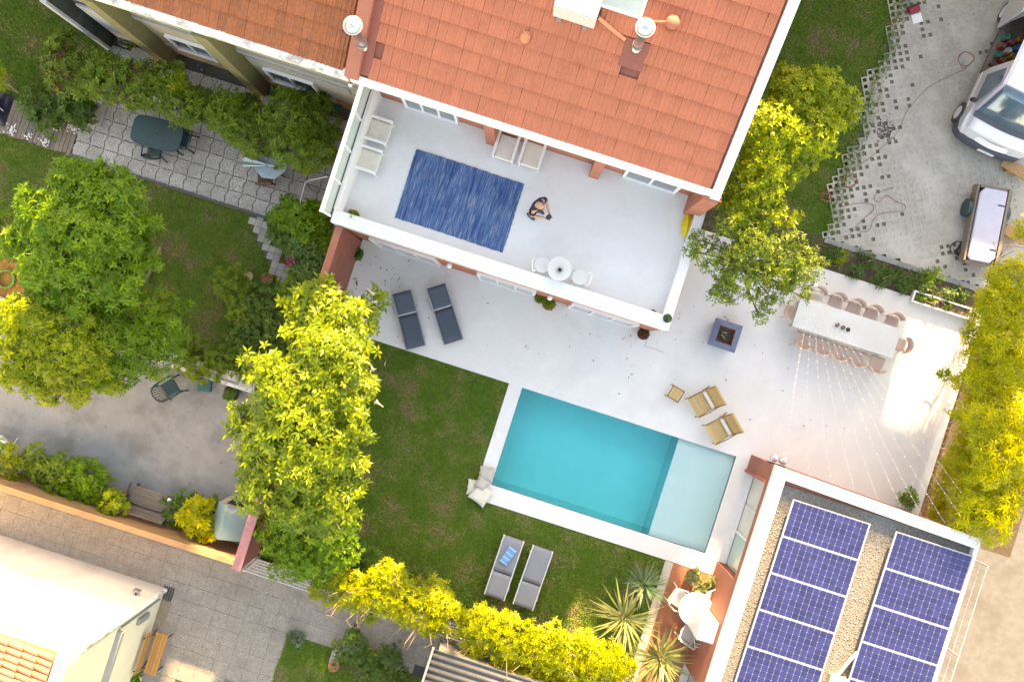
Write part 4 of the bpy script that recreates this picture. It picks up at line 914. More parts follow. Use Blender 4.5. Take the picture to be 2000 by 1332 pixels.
for k,(px,py) in enumerate(((1634,635),(1645,640),(1655,644))):
    b = thing('black_bowl', ['black bowl on the dining table, nearest the tree','black bowl on the dining table, the middle of three','black bowl on the dining table, nearest the white wall'][k], 'bowl', P3(px,py,.75), 0, 'black bowls on the dining table'); MB().lathe([(.03,0),(.06,.05),(.062,.07),(.05,.06),(.001,.03)],seg=14).build('bowl_body', black_plastic, b, smooth=True); MB().ball((0,0,.045),(.035,.035,.02),8,5).build('contents', [terracotta,ash,lf_dark][k], b)
# ------------------------------------------------------------------ string lights
mast = thing('light_mast', 'slim pale mast beside the tree carrying the string lights', 'mast', PX(1592,556,2.9)+(0,)); MB().tube([(0,0,0),(0,0,2.95)],.03,8).build('pole', wire_mat, mast, smooth=True); MB().lathe([(.05,0),(.05,.04)],(0,0,2.93),8).build('mast_cap', metal_white, mast)
bm_ = MB().ball((0,0,0),(.017,.017,.024),6,4); bme = bpy.data.meshes.new('bulb'); bme.from_pydata(bm_.v,[],bm_.f); bme.materials.append(bulb_mat)
anchors = [(1535,915),(1580,930),(1625,945),(1670,958),(1715,975),(1760,990),(1800,1005),(1845,1020),(1900,1040),(1955,1060)]
an_lab = ['first','second','third','fourth','fifth','sixth','seventh','eighth','ninth','tenth']
m0 = Vector(tuple(mast.location)) + Vector((0,0,2.9))
for k,(px,py) in enumerate(anchors):
    e1 = Vector(P3(px,py,AZ+.1)); t = thing('light_string', f'string of small bulbs from the mast to the annex, {an_lab[k]} from the pool side', 'string lights', m0, 0, 'string lights over the deck')
    pts = []; nb_ = 26
    for i in range(27):
        a = i/26; q = m0.lerp(e1,a) - m0; q.z -= .35*4*a*(1-a); pts.append(q)
    MB().tube(pts, .0038, 4).build('cable', wire_mat, t)
    for i in range(1,26,1): inst('bulb', bme, t, pts[i] - Vector((0,0,.035)))
# ------------------------------------------------------------------ van
vc = PX(1928,289,.5); van = thing('delivery_van', 'silver van with open side door parked on the grid-paved drive', 'van', (vc[0],vc[1],0), -math.radians(6.7))
ST = [(0,.74,.34,.50,.60,.66),(.05,.94,.32,.58,.70,.86),(.15,1.05,.30,.80,.90,.95),(.40,1.10,.30,1.00,1.07,1.0),(.54,1.10,.30,1.08,1.14,1.0),(1.18,1.10,.30,1.12,2.02,.87),(1.5,1.10,.30,1.12,2.17,.90),(1.85,1.10,.30,1.12,2.19,.91),(3.3,1.10,.30,1.12,2.20,.91),(5.3,1.08,.32,1.12,2.18,.89)]
def sec(s):
    y,hw,zb,zl,zt,ht = s
    half = [(hw*.93,zb),(hw,zb+.22),(hw,zl),(ht+(hw-ht)*.10,zt-.09),(ht*.93,zt-.02),(ht*.5,zt+.015),(0,zt+.02)]
    return [(-x,y,z) for x,z in half] + [(x,y,z) for x,z in half[-2::-1]]
S_ = [sec(s) for s in ST]; n_ = len(S_[0]); body = MB(); vv = [p for s in S_ for p in s]; ff = []; rf_ = []; 
for i in range(len(S_)-1):
    for k in range(n_-1):
        q = (i*n_+k, (i+1)*n_+k, (i+1)*n_+k+1, i*n_+k+1)
        if i == 7 and k in (1,2): continue                    # open sliding door
        (rf_ if (i >= 5 and 3 <= k <= n_-5) else ff).append(q)
ff.append(tuple(range(n_))); ff.append(tuple((len(S_)-1)*n_+k for k in range(n_-1,-1,-1)))
body.add(vv, ff); body.build('body', van_paint, van, smooth=False)
rp = MB().add(vv, rf_); rp.build('roof_panel', van_white, van)
def lerp3(a,b,t): return tuple(a[i]+(b[i]-a[i])*t for i in range(3))
A0, A1_, B0, B1 = (-.97,.56,1.155), (.97,.56,1.155), (-.83,1.17,2.0), (.83,1.17,2.0)
ws = MB().grid(lambda s,t: (lambda p: (p[0], p[1]-.05*math.sin(math.pi*s)-.03, p[2]+.035))(lerp3(lerp3(A0,A1_,s), lerp3(B0,B1,s), t)), 8, 4); ws.build('windscreen', wind_glass, van, smooth=True, solid=.01)
cw = MB().grid(lambda s,t: (-1.0+2.0*s, .42+.14*t-.07*math.sin(math.pi*s), 1.10+.06*t+.012), 8, 2); cw.build('cowl', van_grey, van, solid=.01)
MB().tube([(-.7,.52,1.2),(-.1,.55,1.24)],.012,5).build('wiper', black_plastic, van)
MB().box(-.80,.80,.30,.93,0,0) if False else None
hd_ = MB().grid(lambda s,t: ((-.93+1.86*s), .12+.29*t-.07*math.sin(math.pi*s), .885+.20*t+.02+.02*math.sin(math.pi*s)), 8, 4); hd_.build('bonnet', van_white, van, smooth=True, solid=.012)
bp = MB(); pts_ = [(-1.1,.42),(-1.08,.2),(-.92,.0),(-.5,-.09),(0,-.12),(.5,-.09),(.92,.0),(1.08,.2),(1.1,.42)]
bp.add([(x,y,z) for z in (.28,.58) for x,y in pts_]+[(x*.9,y+.12,.60) for x,y in pts_], [(k,k+1,9+k+1,9+k) for k in range(8)]+[(9+k,9+k+1,18+k+1,18+k) for k in range(8)]); bp.build('front_bumper', van_grey, van, solid=.02)
gl_ = MB().grid(lambda s,t: (-.5+s, .0+.10*t-.05*math.sin(math.pi*s), .62+.16*t), 8, 2); gl_.build('grille', metal_white, van, solid=.01)
for s in (-1,1):
    hl = MB().grid(lambda a,b: (s*(.62+.42*a), .03+.16*a*a+.08*b, .64+.16*b+.02), 4, 3); hl.build('headlight', mat('headlight%d'%s,(.55,.62,.58),.1,.1,20,coat=1), van, solid=.01)
    for y in (.66,3.9):
        tw_ = MB(); tw_.M = Matrix.Translation((s*1.04,y,.33)) @ Matrix.Rotation(math.pi/2,4,'Y'); tw_.lathe([(.20,-.10),(.31,-.10),(.33,-.05),(.33,.07),(.31,.12),(.21,.12)],seg=22)
        w_ = tw_.build('wheel', black_plastic, van); rm = MB(); rm.M = tw_.M; rm.lathe([(.19,s*.02),(.20,s*.115),(.16,s*.10),(.05,s*.12)],seg=14); rm.build('rim', alu, w_)
    MB().ball((s*1.2,.78,1.22),(.09,.06,.12),10,6).build('mirror', black_plastic, van, smooth=True); MB().box(min(s*1.08,s*1.18),max(s*1.08,s*1.18),.80,.84,1.16,1.22).build('mirror_arm', black_plastic, van)
    sw_ = MB(); o_ = s*.016
    def sidep(y,t): x = 1.10+(.915-1.10)*t; return (s*x+o_, y, 1.14+t*.90)
    P_ = [sidep(.72,.03),sidep(1.62,.03),sidep(1.66,.85),sidep(1.24,.88)]; sw_.add(P_,[(0,1,2,3)]); sw_.build('side_window', wind_glass, van, solid=.008)
MB().box(-1.07,1.07,1.7,5.2,.40,.46).build('cargo_floor', wood_old, van); MB().box(.0,.04,1.85,3.3,.46,1.9).build('cargo_shelf', dark_metal, van)
MB().box(-1.12,-1.10,.75,1.83,.70,.74).build('side_trim', alu, van); MB().box(-1.17,-1.115,3.32,4.7,.42,1.75).build('slid_door', van_paint, van, bevel=.03)
MB().box(-.22,.28,-.15,-.125,.40,.51).build('number_plate', metal_white, van)
stuff_c = [((.02,.22,.16),'green'),((.5,.25,.02),'orange'),((.5,.5,.5),'white'),((.25,.08,.04),'brown'),((.03,.2,.35),'blue'),((.4,.03,.03),'red')]
ordn = ['first','second','third','fourth','fifth','sixth','seventh','eighth','ninth','tenth','eleventh','twelfth','thirteenth','fourteenth']
for k in range(14):
    (cc_,nm) = stuff_c[k%6]; y = 1.98+.09*k; x = [-.88,-.5,-.7][k%3]; h = random.uniform(.12,.4); z0 = .46
    q = van.matrix_basis @ Vector((x,y,z0)); t = thing('tool_crate' if k%2 else 'paint_tub', f'{nm} {"crate" if k%2 else "tub"} in the open van door, {ordn[k]} from the bonnet', 'crate' if k%2 else 'tub', q, van.rotation_euler.z+random.uniform(-.4,.4), 'clutter inside the van')
    mm = MATS.get('clutter_'+nm) or mat('clutter_'+nm, cc_, .6)
    if k%2: MB().box(-.09,.09,-.06,.06,0,h).build('crate_box', mm, t, bevel=.01); MB().box(-.07,.07,-.04,.04,h,h+.012).build('crate_lid', ash, t)
    else: MB().lathe([(.07,0),(.085,h),(.075,h),(.06,h*.8),(.001,h*.8)],seg=12).build('tub_body', mm, t)
# ------------------------------------------------------------------ trailer, bag, cables, tools on the drive
c = PX(1922,441,.6); tr = thing('wooden_trailer', 'wooden trailer with a pale padded top beside the bamboo hedge', 'trailer', (12.1,7.4,0), math.radians(6.8))
pale_pad = mat('pale_lilac_sheet', (.44,.44,.55), .7, .05, 3, .1, 30)
MB().prism([(-.40,-.98),(-.32,-1.07),(.26,-1.07),(.38,-.9),(.38,1.0),(.37,1.06),(-.28,1.06),(-.40,.90)],.50,.60).build('padded_top', pale_pad, tr, bevel=.03)
for s in (-1,1): MB().box(s*.45-.03,s*.45+.03,-1.1,1.15,.22,.52 if s<0 else .58).build('side_board', wood_old, tr)
MB().box(.48,.56,-1.05,1.12,.22,.50).build('outer_board', wood_old, tr); MB().box(-.39,.39,1.07,1.15,.22,.54).build('end_board', wood_old, tr); MB().box(-.39,.39,-1.14,-1.07,.22,.50).build('end_board', wood_old, tr)
MB().box(-.39,.39,-1.07,1.07,.20,.24).build('bed', wood_old, tr)
for s in (-1,1): 
    t_ = MB(); t_.M = Matrix.Translation((s*.56,.45,.27)) @ Matrix.Rotation(math.pi/2,4,'Y'); t_.lathe([(.2,-.06),(.27,-.05),(.27,.05),(.2,.06)],seg=20); t_.build('wheel', teal_plastic, tr)
for y in (.62,-.68): MB().box(.17,.40,y-.015,y+.015,.601,.615).build('strap', black_plastic, tr)
c = PX(1884,488,.2); bg_ = thing('black_bag', 'black shoulder bag lying against the pale trailer', 'bag', (c[0],c[1],0), math.radians(-14)); MB().box(-.16,.14,-.2,.2,0,.24).build('bag_body', black_plastic, bg_, bevel=.04); MB().box(-.12,.0,-.17,.17,.24,.27).build('flap', dark_metal, bg_, bevel=.02)
MB().tube([(-.14,.18,.2),(-.28,.14,.05),(-.34,0,.015),(-.32,-.14,.015),(-.2,-.24,.05),(-.12,-.19,.18)],.014,6).build('strap', black_plastic, bg_, smooth=True)
def cable(label, pts, m, r=.009, cat='cable', name='extension_cable', closed=False):
    P = [Vector(P3(x,y,.012)) for x,y in pts]; out = []
    for i in range(len(P)-1):
        p0 = P[max(i-1,0)]; p1 = P[i]; p2 = P[i+1]; p3 = P[min(i+2,len(P)-1)]
        for k in range(5):
            t = k/5; out.append(.5*((2*p1)+(p2-p0)*t+(2*p0-5*p1+4*p2-p3)*t*t+(3*p1-p0-3*p2+p3)*t**3))
    out.append(P[-1]); return tag(MB().tube(out, r, 6).build(name, m, smooth=True), label, cat)
def coil(cx, cy, r, n, jit): return [(cx+r*math.cos(a)*(1+random.uniform(-jit,jit)), cy+r*math.sin(a)*(1+random.uniform(-jit,jit))) for a in [i*.83 for i in range(n)]]
cable('thin reddish cable running from the van across the drive', [(1893,128),(1880,138),(1852,150),(1815,170),(1790,195),(1770,220),(1758,250),(1745,268),(1715,295),(1690,315),(1672,325)], orange_cable, .006)
cable('tangle of orange cord near the van door', [(1893,128)]+coil(1888,118,13,16,.4), orange_cable, .006)
cable('orange cord looped over the grid pavers', [(1747,366),(1728,372),(1712,378),(1708,390),(1718,394),(1732,382),(1748,392),(1768,402),(1762,412),(1720,418),(1705,432),(1698,450),(1680,452),(1670,445),(1690,425),(1706,410),(1700,398),(1670,398),(1640,405)], orange_cable, .007)
cable('orange cord coiled at the lawn edge', coil(1660,353,13,22,.35)+[(1640,352),(1634,370),(1630,380)], orange_cable, .007)
cable('orange cord heap on the grass beside the drive', coil(1613,385,9,26,.4), orange_cable, .008)
c = PX(1782,20); tl = thing('tool_heap', 'heap of red and white tools at the edge of the drive', 'tools', (c[0],c[1],0), .6)
MB().box(-.16,.16,-.11,.11,0,.16).build('red_case', mat('red_plastic',(.30,.02,.03),.5), tl, bevel=.02); MB().box(-.1,.2,-.42,-.15,0,.03).build('white_board', metal_white, tl); MB().tube([(-.2,.05,.18),(.2,.08,.2)],.02,6).build('tool_handle', black_plastic, tl)
bs = thing('burnt_patch_stones', 'scatter of dark rubble on the drive near the cable', 'rubble', P3(1728,255)); 
n = 160; scatter_mesh('rubble_bits', np.stack([RNG.normal(0,.14,n),RNG.normal(0,.14,n),np.full(n,.01)],1), RNG.uniform(.008,.03,n), ash, bs)
for k,(px,py,L) in enumerate(((1985,330,.9),(1983,458,.7))):
    c = PX(px,py,.3); t = MB().cbox((0,0,.28),(L,.32,.05),math.radians(-14)).box(-.2,.2,-.1,.1,0,.255).build('timber_board', mat('orange_board%d'%k,(.36,.20,.09),.8,.15,8)); t.location = (c[0],c[1],0); tag(t, ['wide brown board at the picture edge above the trailer','brown board jutting from the hedge beside the trailer'][k], 'board')
# ------------------------------------------------------------------ neighbour's patio: green table and chairs
c = P3(306,261,.72); gt = thing('green_table', 'dark green plastic garden table on the neighbour patio', 'table', (c[0],c[1],0), rzpx(100,26))
pl_ = [(.74*math.copysign(abs(math.cos(a))**.45,math.cos(a)), .44*math.copysign(abs(math.sin(a))**.45,math.sin(a))) for a in [i*2*math.pi/28 for i in range(28)]]
MB().prism(pl_,.69,.72).build('table_top', teal_plastic, gt, bevel=.008); MB().lathe([(.025,0),(.025,.004)],(0,0,.72),10).build('parasol_hole', black_plastic, gt)
for sx in (-1,1):
    for sy in (-1,1): MB().tube([(sx*.55,sy*.3,.69),(sx*.6,sy*.34,0)],.03,6).build('leg', teal_plastic, gt)
def monobloc(label, px, py, rz, group='dark green plastic chairs'):
    t = thing('plastic_chair', label, 'chair', P3(px,py,0), rz, group)          # faces +X
    st = MB().grid(lambda a,b: (-.21+.45*a, (b-.5)*(.42+.05*a), .42+.02*a-.02*math.sin(math.pi*b)), 6, 6); st.build('seat', teal_plastic, t, smooth=True, solid=.015)
    for k in range(7):
        y = (k-3)*.062; MB().tube([(-.21,y*.95,.42),(-.30,y*1.15,.62),(-.36+.03*abs(y)*6*.3,y*1.25,.80-.12*abs(y))],.013,5).build('back_slat', teal_plastic, t)
    MB().tube([(-.22,-.23,.45),(-.30,-.26,.64),(-.37,-.15,.80),(-.39,0,.83),(-.37,.15,.80),(-.30,.26,.64),(-.22,.23,.45)],.022,6).build('back_rim', teal_plastic, t, smooth=True)
    for s in (-1,1):
        MB().tube([(-.30,s*.26,.63),(.0,s*.29,.64),(.22,s*.28,.62),(.27,s*.27,.45)],.024,6).build('armrest', teal_plastic, t, smooth=True)
        MB().tube([(.22,s*.22,.42),(.29,s*.27,0)],.025,6).build('leg', teal_plastic, t); MB().tube([(-.18,s*.2,.42),(-.29,s*.25,0)],.025,6).build('leg', teal_plastic, t)
    return t
monobloc('dark green chair tucked under the near long side of the green table', 314,296, math.pi/2+.1); monobloc('dark green chair at the right end of the green table', 366,279, math.pi)
monobloc('dark green chair alone on the concrete yard by the white planter wall', 342,757, rzpx(.85,-.5))
c = P3(528,318,.7); ot = thing('octagonal_table', 'octagonal pale blue table on the patio near the glass screen', 'table', (c[0],c[1],0), .2)
pale_blue = mat('pale_blue_cloth', (.30,.42,.46), .6, .15, 9); MB().prism([(.5*math.cos(a),.5*math.sin(a)) for a in [math.pi/8+i*math.pi/4 for i in range(8)]],.68,.71).build('table_top', pale_blue, ot)
for k in range(4): a = math.pi/4+k*math.pi/2; MB().tube([(.33*math.cos(a),.33*math.sin(a),.68),(.38*math.cos(a),.38*math.sin(a),0)],.025,6).build('leg', terracotta, ot)
MB().prism([(.36*math.cos(a),.36*math.sin(a)) for a in [i*math.pi/4 for i in range(8)]],.3,.34).build('shelf', mat('brown_wicker',(.16,.085,.05),.85,.2,20), ot)
pot('table_pot', 'small pot of greenery on the octagonal table', P3(540,329,.71), .06, .09, terracotta, lf_tree, 14, .06)
c = P3(508,320,.75); sp_ = thing('striped_parasol', 'folded white and teal striped parasol laid across the octagonal table', 'parasol', (c[0],c[1],.71), rzpx(-.9,-.2))
st_m = [metal_white, mat('teal_stripe',(.10,.22,.24),.8)]
for k in range(10):
    a0 = k*math.pi*2/10; a1 = (k+1)*math.pi*2/10; m_ = MB().add([(-.2,.05*math.cos(a0),.12+.05*math.sin(a0)),(-.2,.05*math.cos(a1),.12+.05*math.sin(a1)),(.42,.20*math.cos(a1),.14+.13*math.sin(a1)),(.42,.20*math.cos(a0),.14+.13*math.sin(a0))],[(0,1,2,3)]); m_.build('canopy_panel', st_m[k%2], sp_, solid=.006)
MB().tube([(-.5,0,.12),(.5,0,.14)],.018,8).build('pole', metal_white, sp_)
c = P3(478,325); wc = thing('wicker_chair', 'brown wicker chair half under the striped parasol', 'chair', (PX(525,350)[0],PX(525,350)[1],0), rzpx(0,-1)); wk = mat('wicker',(.15,.075,.05),.85,.25,25)
MB().box(-.22,.22,-.22,.22,.36,.42).build('seat', wk, wc, bevel=.02); MB().box(-.26,-.20,-.24,.24,.42,.66).build('backrest', wk, wc, bevel=.02)
for sx in (-1,1):
    for sy in (-1,1): MB().box(sx*.18-.02,sx*.18+.02,sy*.18-.02,sy*.18+.02,0,.36).build('leg', wk, wc)
c = PX(608,372); ca_ = thing('clothes_airer', 'thin grey metal poles of a rotary clothes line leaning by the screen', 'clothes line', (c[0],c[1],0)); e1 = Vector(P3(600,357,1.2))-ca_.location
MB().tube([(0,0,0),(.1,.1,1.5)],.022,6).build('pole', grey_metal, ca_)
for q in ((600,357,1.3),(640,345,1.6),(585,400,1.2)): MB().tube([(.08,.08,1.2),tuple(Vector(P3(*q))-ca_.location)],.016,5).build('arm', alu, ca_)
# slab with pots, edging, clutter by the old house
c = PX(182,222); sb = MB().box(-.36,.36,-.34,.34,0,.06).build('concrete_slab', paver_mat, bevel=.01); sb.location = (c[0],c[1],0); tag(sb, 'square pinkish concrete slab with two pots at the patio corner', 'slab')
pot('clay_pot', 'leaning terracotta pot on the concrete slab, nearer the plank walk', P3(170,226,.06), .16, .26, terracotta); pot('clay_pot', 'dark planted pot on the concrete slab, nearer the green table', P3(184,210,.06), .17, .28, mat('old_clay',(.16,.09,.045),.8), lf_dark, 30, .12)
def rod(name, label, pts, r, m, cat):
    b = Vector(P3(*pts[0][:2],0)); t = MB().tube([tuple(Vector(P3(*p))-b) for p in pts], r, 7).build(name, m, smooth=True); t.location = b; return tag(t, label, cat)
rod('bed_edging', 'pale bent edging bar along the vine bed', [(122,150,.05),(132,163,.05),(165,183,.05),(200,203,.05)], .03, dirty_white, 'edging')
rod('timber_edging', 'weathered timber edging between grass and flower bed', [(372,668,.04),(405,682,.04),(475,712,.04)], .045, wood_old, 'edging')
rod('handrail', 'slim galvanised handrail beside the angel trumpet tree', [(530,683,.9),(510,722,.9),(488,768,.9)], .03, alu, 'handrail')
rod('bed_board', 'short dark plank on edge at the tree foot', [(315,482,.06),(300,515,.06),(284,552,.06)], .05, wood_old, 'board')
def tub(name, label, px, py, r, h, m, cat='bucket'):
    c_ = PX(px,py); t = thing(name, label, cat, (c_[0],min(c_[1],4.86),0), 0, 'clutter beside the old house'); MB().lathe([(r*.8,0),(r,h),(r*1.06,h),(r*.9,h),(r*.75,h*.3),(.001,h*.3)],seg=16).build('tub_body', m, t); MB().tube([(-r,0,h),(-r*.6,0,h+.06),(r*.6,0,h+.06),(r,0,h)],.008,5).build('handle', grey_metal, t); return t
g_mat = mat('bright_green_plastic',(.02,.30,.10),.5)
tub('green_bucket','bright green bucket at the end of the white shutter',264,70,.11,.3,g_mat); tub('yellow_pot','ochre pot beside the bright green bucket',264,87,.12,.25,mat('ochre_pot',(.28,.22,.02),.6))
tub('white_jar','larger white jar on the ground by the first pilaster',295,97,.11,.25,dirty_white); tub('white_jar','smaller white jar next to the larger one',310,103,.09,.2,dirty_white); tub('blue_jar','blue-grey jar under the vine by the old wall',403,113,.08,.25,mat('blue_jar',(.15,.18,.35),.5))
tub('grey_tub','grey tub at the top of the white shutter',258,52,.13,.3,cornice_m)
c = PX(325,112); sk_ = thing('stone_sink', 'long grey outdoor sink bench under the old house wall', 'sink', (c[0]-.1,min(c[1]-.05,4.55),0)); MB().box(-.9,.7,-.28,.3,0,.12).build('slab', cornice_m, sk_, bevel=.01); MB().box(-.8,.4,-.42,-.36,0,.2).build('wooden_edge', wood_old, sk_)
c = PX(612,203); bx_ = thing('storage_bench', 'dark brown garden storage bench against the old house', 'bench', (c[0],c[1],0)); MB().box(-.55,.5,-.25,.25,0,.42).build('chest', mat('dark_brown_plastic',(.035,.018,.015),.6,.2,8), bx_, bevel=.02); MB().box(-.58,.53,-.28,.27,.42,.47).build('lid', mat('dark_brown_lid',(.05,.03,.025),.6), bx_, bevel=.01)
c = P3(591,193,.47); cu = MB().box(-.14,.14,-.2,.2,0,.06).build('grey_cushion', mat('mottled_grey_cushion',(.30,.29,.32),.9,.35,14), bevel=.025); cu.location = c; tag(cu,'mottled grey cushion on the dark storage bench','cushion')
c = PX(657,212); wc_ = thing('watering_can', 'turquoise watering can standing by the downpipe', 'watering can', (c[0],c[1],0)); tq = mat('turquoise_plastic',(.01,.25,.19),.45); MB().lathe([(.11,0),(.12,.02),(.11,.24),(.09,.25),(.08,.1),(.001,.1)],seg=16).build('can_body', tq, wc_); MB().tube([(.1,0,.08),(.24,.03,.26)],.022,6).build('spout', tq, wc_); MB().tube([(-.1,0,.22),(-.16,0,.3),(0,0,.34),(.05,0,.25)],.014,6).build('handle', tq, wc_)
c = PX(6,215); tp = thing('tarpaulin_bundle', 'dark blue tarpaulin bundle at the left picture edge', 'tarpaulin', (c[0],c[1],0)); tpm = mat('dark_blue_tarp',(.012,.012,.035),.5); 
tg = MB().grid(lambda a,b: ((a-.5)*.42,(b-.5)*.95,.02+.28*math.sin(math.pi*a)*math.sin(math.pi*b)*(1+.3*math.sin(9*a+7*b))), 12, 14); tg.build('tarp', tpm, tp, smooth=True); MB().tube([(-.18,.1,.25),(.18,-.05,.27)],.012,5).build('tie_cord', alu, tp)
n = 220; 
for k,(px,py,r,q) in enumerate(((114,240,.15,60),(142,250,.15,60),(88,281,.13,40),(15,285,.13,40),(52,287,.10,25))):
    t = thing('pebble_patch', ['patch of white pebbles on the plank walk, first from the patio'.replace('first','second'),'patch of white pebbles on the plank walk beside the patio','wedge of white pebbles at the grass side of the plank walk','patch of white pebbles at the far left end of the walk','small patch of white pebbles in the middle of the walk'][k], 'pebbles', (PX(px,py)[0],max(PX(px,py)[1],1.4),.02)); scatter_mesh('pebbles', np.stack([RNG.normal(0,r*.6,q),RNG.normal(0,r*.6,q),np.full(q,.015)],1), RNG.uniform(.015,.04,q), metal_white, t)
# far-left sunlit corner: hose, timber
sheet('orange_soil', [[PX(-20,500),PX(45,505),PX(48,590),PX(-20,600)]], -.01, mat('orange_soil',(.42,.19,.05),.95,.2,8,.4,40))
hz = MB()
for k in range(4): hz.tube([(.26*math.cos(a)+.02*k, .26*math.sin(a), .03+.018*k) for a in [i*.33 for i in range(20)]],.02,6)
ho = hz.build('garden_hose', mat('green_hose',(.05,.30,.05),.45), smooth=True); ho.location = P3(10,545); tag(ho, 'coiled green garden hose on orange soil', 'hose')
rod('pale_timber', 'pale cut timber pole by the hose', [(-10,578,.06),(30,596,.06)], .06, cream_wall, 'timber')
# ------------------------------------------------------------------ planter wall and pots at the yard
pwl = thing('planter_wall', 'flaking white low wall carrying planter troughs above the yard', 'wall', PX(420,738)+(0,)); 
MB().box(-9.75,-6.7,-3.72,-3.48,-.05,.42).build('wall', dirty_white, pwl, True); MB().box(-9.8,-6.65,-3.76,-3.66,.42,.50).build('front_rail', dirty_white, pwl, True)
for k,(px,py) in enumerate(((335,697),(385,712),(455,732),(487,748))): c = PX(px,py,.42); MB().box(c[0]-.24,c[0]+.24,c[1]-.14,c[1]+.12,.42,.60).build('planter_trough', mat('grey_trough%d'%k,(.42,.42,.43),.8,.15,8), pwl, True, bevel=.01)
c = P3(401,752); ub = thing('parasol_base', 'square teal parasol base on the concrete yard', 'parasol base', c, rzpx(1,.1)); MB().box(-.2,.2,-.2,.2,0,.09).build('base_block', mat('teal_base',(.02,.11,.12),.5,.12,6), ub, bevel=.03); MB().lathe([(.03,.09),(.03,.13),(.022,.13),(.022,.1)],seg=10).build('socket', black_plastic, ub)
pot('oval_pot', 'dark oval tub of green plants below the white planter wall', P3(456,768), .22, .22, black_pot, lf_dark, 50, .14)
pot('ring_pot', 'pale-rimmed clay pot on the flower bed, nearer the grass', P3(489,541), .13, .22, mat('pale_clay',(.40,.32,.22),.8)); pot('ring_pot', 'terracotta pot on the flower bed, nearer the garden path', P3(526,545), .16, .24, terracotta, lf_dark, 10, .1)
tw2 = thing('toy_windmill', 'small rainbow toy windmill stuck in the flower bed', 'windmill', P3(490,597)); MB().tube([(0,0,0),(0,0,.7)],.01,5).build('stick', alu, tw2)
for k,cc_ in enumerate(((.5,.03,.02),(.5,.4,.02),(.03,.35,.1),(.02,.2,.5),(.02,.4,.4))): m_ = MB(); m_.M = Matrix.Translation((0,0,.7)) @ Matrix.Rotation(k*1.256,4,'Z'); m_.add([(0,0,0),(.2,-.03,.02),(.22,.05,.05),(.08,.06,.03)],[(0,1,2,3)]); m_.build('vane', mat('vane%d'%k,cc_,.5), tw2, solid=.004)
# yard: slatted bench, pots, folding chair, bin
c = PX(296,978,.4); be = thing('slatted_bench', 'weathered grey slatted bench facing the concrete yard', 'bench', (c[0],c[1],0), 0)
for k in range(7): MB().box(-.62,.62,.24-k*.075,.24-k*.075+.055,.40,.425).build('seat_slat', wood_old, be)
for k in range(6): MB().box(-.62,.62,-.30-k*.022,-.275-k*.022,.46+k*.075,.515+k*.075).build('back_slat', wood_old, be)
for s in (-1,1):
    MB().tube([(s*.66,.36,.58),(s*.66,.28,.64),(s*.66,.05,.62),(s*.66,-.22,.64),(s*.66,-.30,.5),(s*.66,-.42,.9)],.025,6).build('arm', black_pot, be, smooth=True); MB().tube([(s*.6,.22,.4),(s*.62,.26,0)],.025,6).build('leg', black_pot, be); MB().tube([(s*.6,-.26,.42),(s*.62,-.34,0)],.025,6).build('leg', black_pot, be)
cpq = thing('bench_box', 'small white and black box on the slatted bench', 'box', P3(334,975,.425)); MB().box(-.09,.09,-.07,.07,0,.1).build('box_body', black_plastic, cpq, bevel=.01); MB().box(-.06,.06,-.04,.05,.1,.13).build('box_lid', metal_white, cpq)
pot('leaning_pot','black plastic pot in the row beside the bench',P3(204,949), .15,.26,black_pot); pot('leaning_pot','larger terracotta pot in the row beside the bench',P3(222,960),.17,.28,terracotta); pot('leaning_pot','smaller terracotta pot touching the bench arm',P3(246,965),.13,.24,terracotta,lf_dark,10,.08)
pot('wide_tub','wide pale-rimmed tub of soil by the green folding chair',P3(52,905),.24,.25,dirty_white,lf_dark,16,.14)
fc = thing('folding_chair','bright green and white folding garden chair at the left edge of the yard','chair',P3(10,868),rzpx(-.3,1)); 
for k in range(6): MB().box(-.20+k*.08,-.13+k*.08,-.26,.26,.36,.372).build('seat_strap', g_mat if k%3 else metal_white, fc)
for k in range(6): z = .42+k*.075; MB().box(-.27-k*.03,-.255-k*.03,-.26,.26,z,z+.065).build('back_strap', g_mat if (k+1)%3 else metal_white, fc)
for s in (-1,1): MB().tube([(.3,s*.28,0),(-.22,s*.28,.38),(-.46,s*.28,.9)],.016,6).build('frame_tube', alu, fc); MB().tube([(-.3,s*.3,0),(.28,s*.3,.38)],.016,6).build('frame_tube', alu, fc); MB().tube([(-.32,s*.29,.58),(.2,s*.29,.58)],.018,6).build('armrest', alu, fc)
cb = thing('dog_kennel','grey-green plastic kennel with a dark opening beside the brick-red wall end','kennel',PX(450,1016,1.0)+(0,),0); gg = mat('grey_green_fibreglass',(.15,.24,.25),.5,.1,3,col2=(.36,.36,.29),thr=(.60,.72),s2=2.2)
cream_pl = mat('cream_plastic',(.48,.47,.36),.6)
MB().prismx([(-.42,0),(.38,0),(.38,1.0),(-.42,.92)],-.42,.42).build('body', cream_pl, cb)
MB().add([(-.47,.44,1.0),(-.47,-.5,.92),(-.12,-.56,1.22),(-.12,.46,1.30),(.47,-.46,1.10),(.47,.46,1.16)],[(0,1,2,3),(3,2,4,5)]).build('roof', gg, cb, solid=.03)
MB().box(-.26,.30,.381,.40,.12,.95).build('opening', black_plastic, cb)
MB().box(-.44,-.27,.38,.43,0,1.02).box(.31,.44,.38,.43,0,1.08).box(-.27,.31,.38,.43,.96,1.1).build('door_frame', cream_pl, cb)
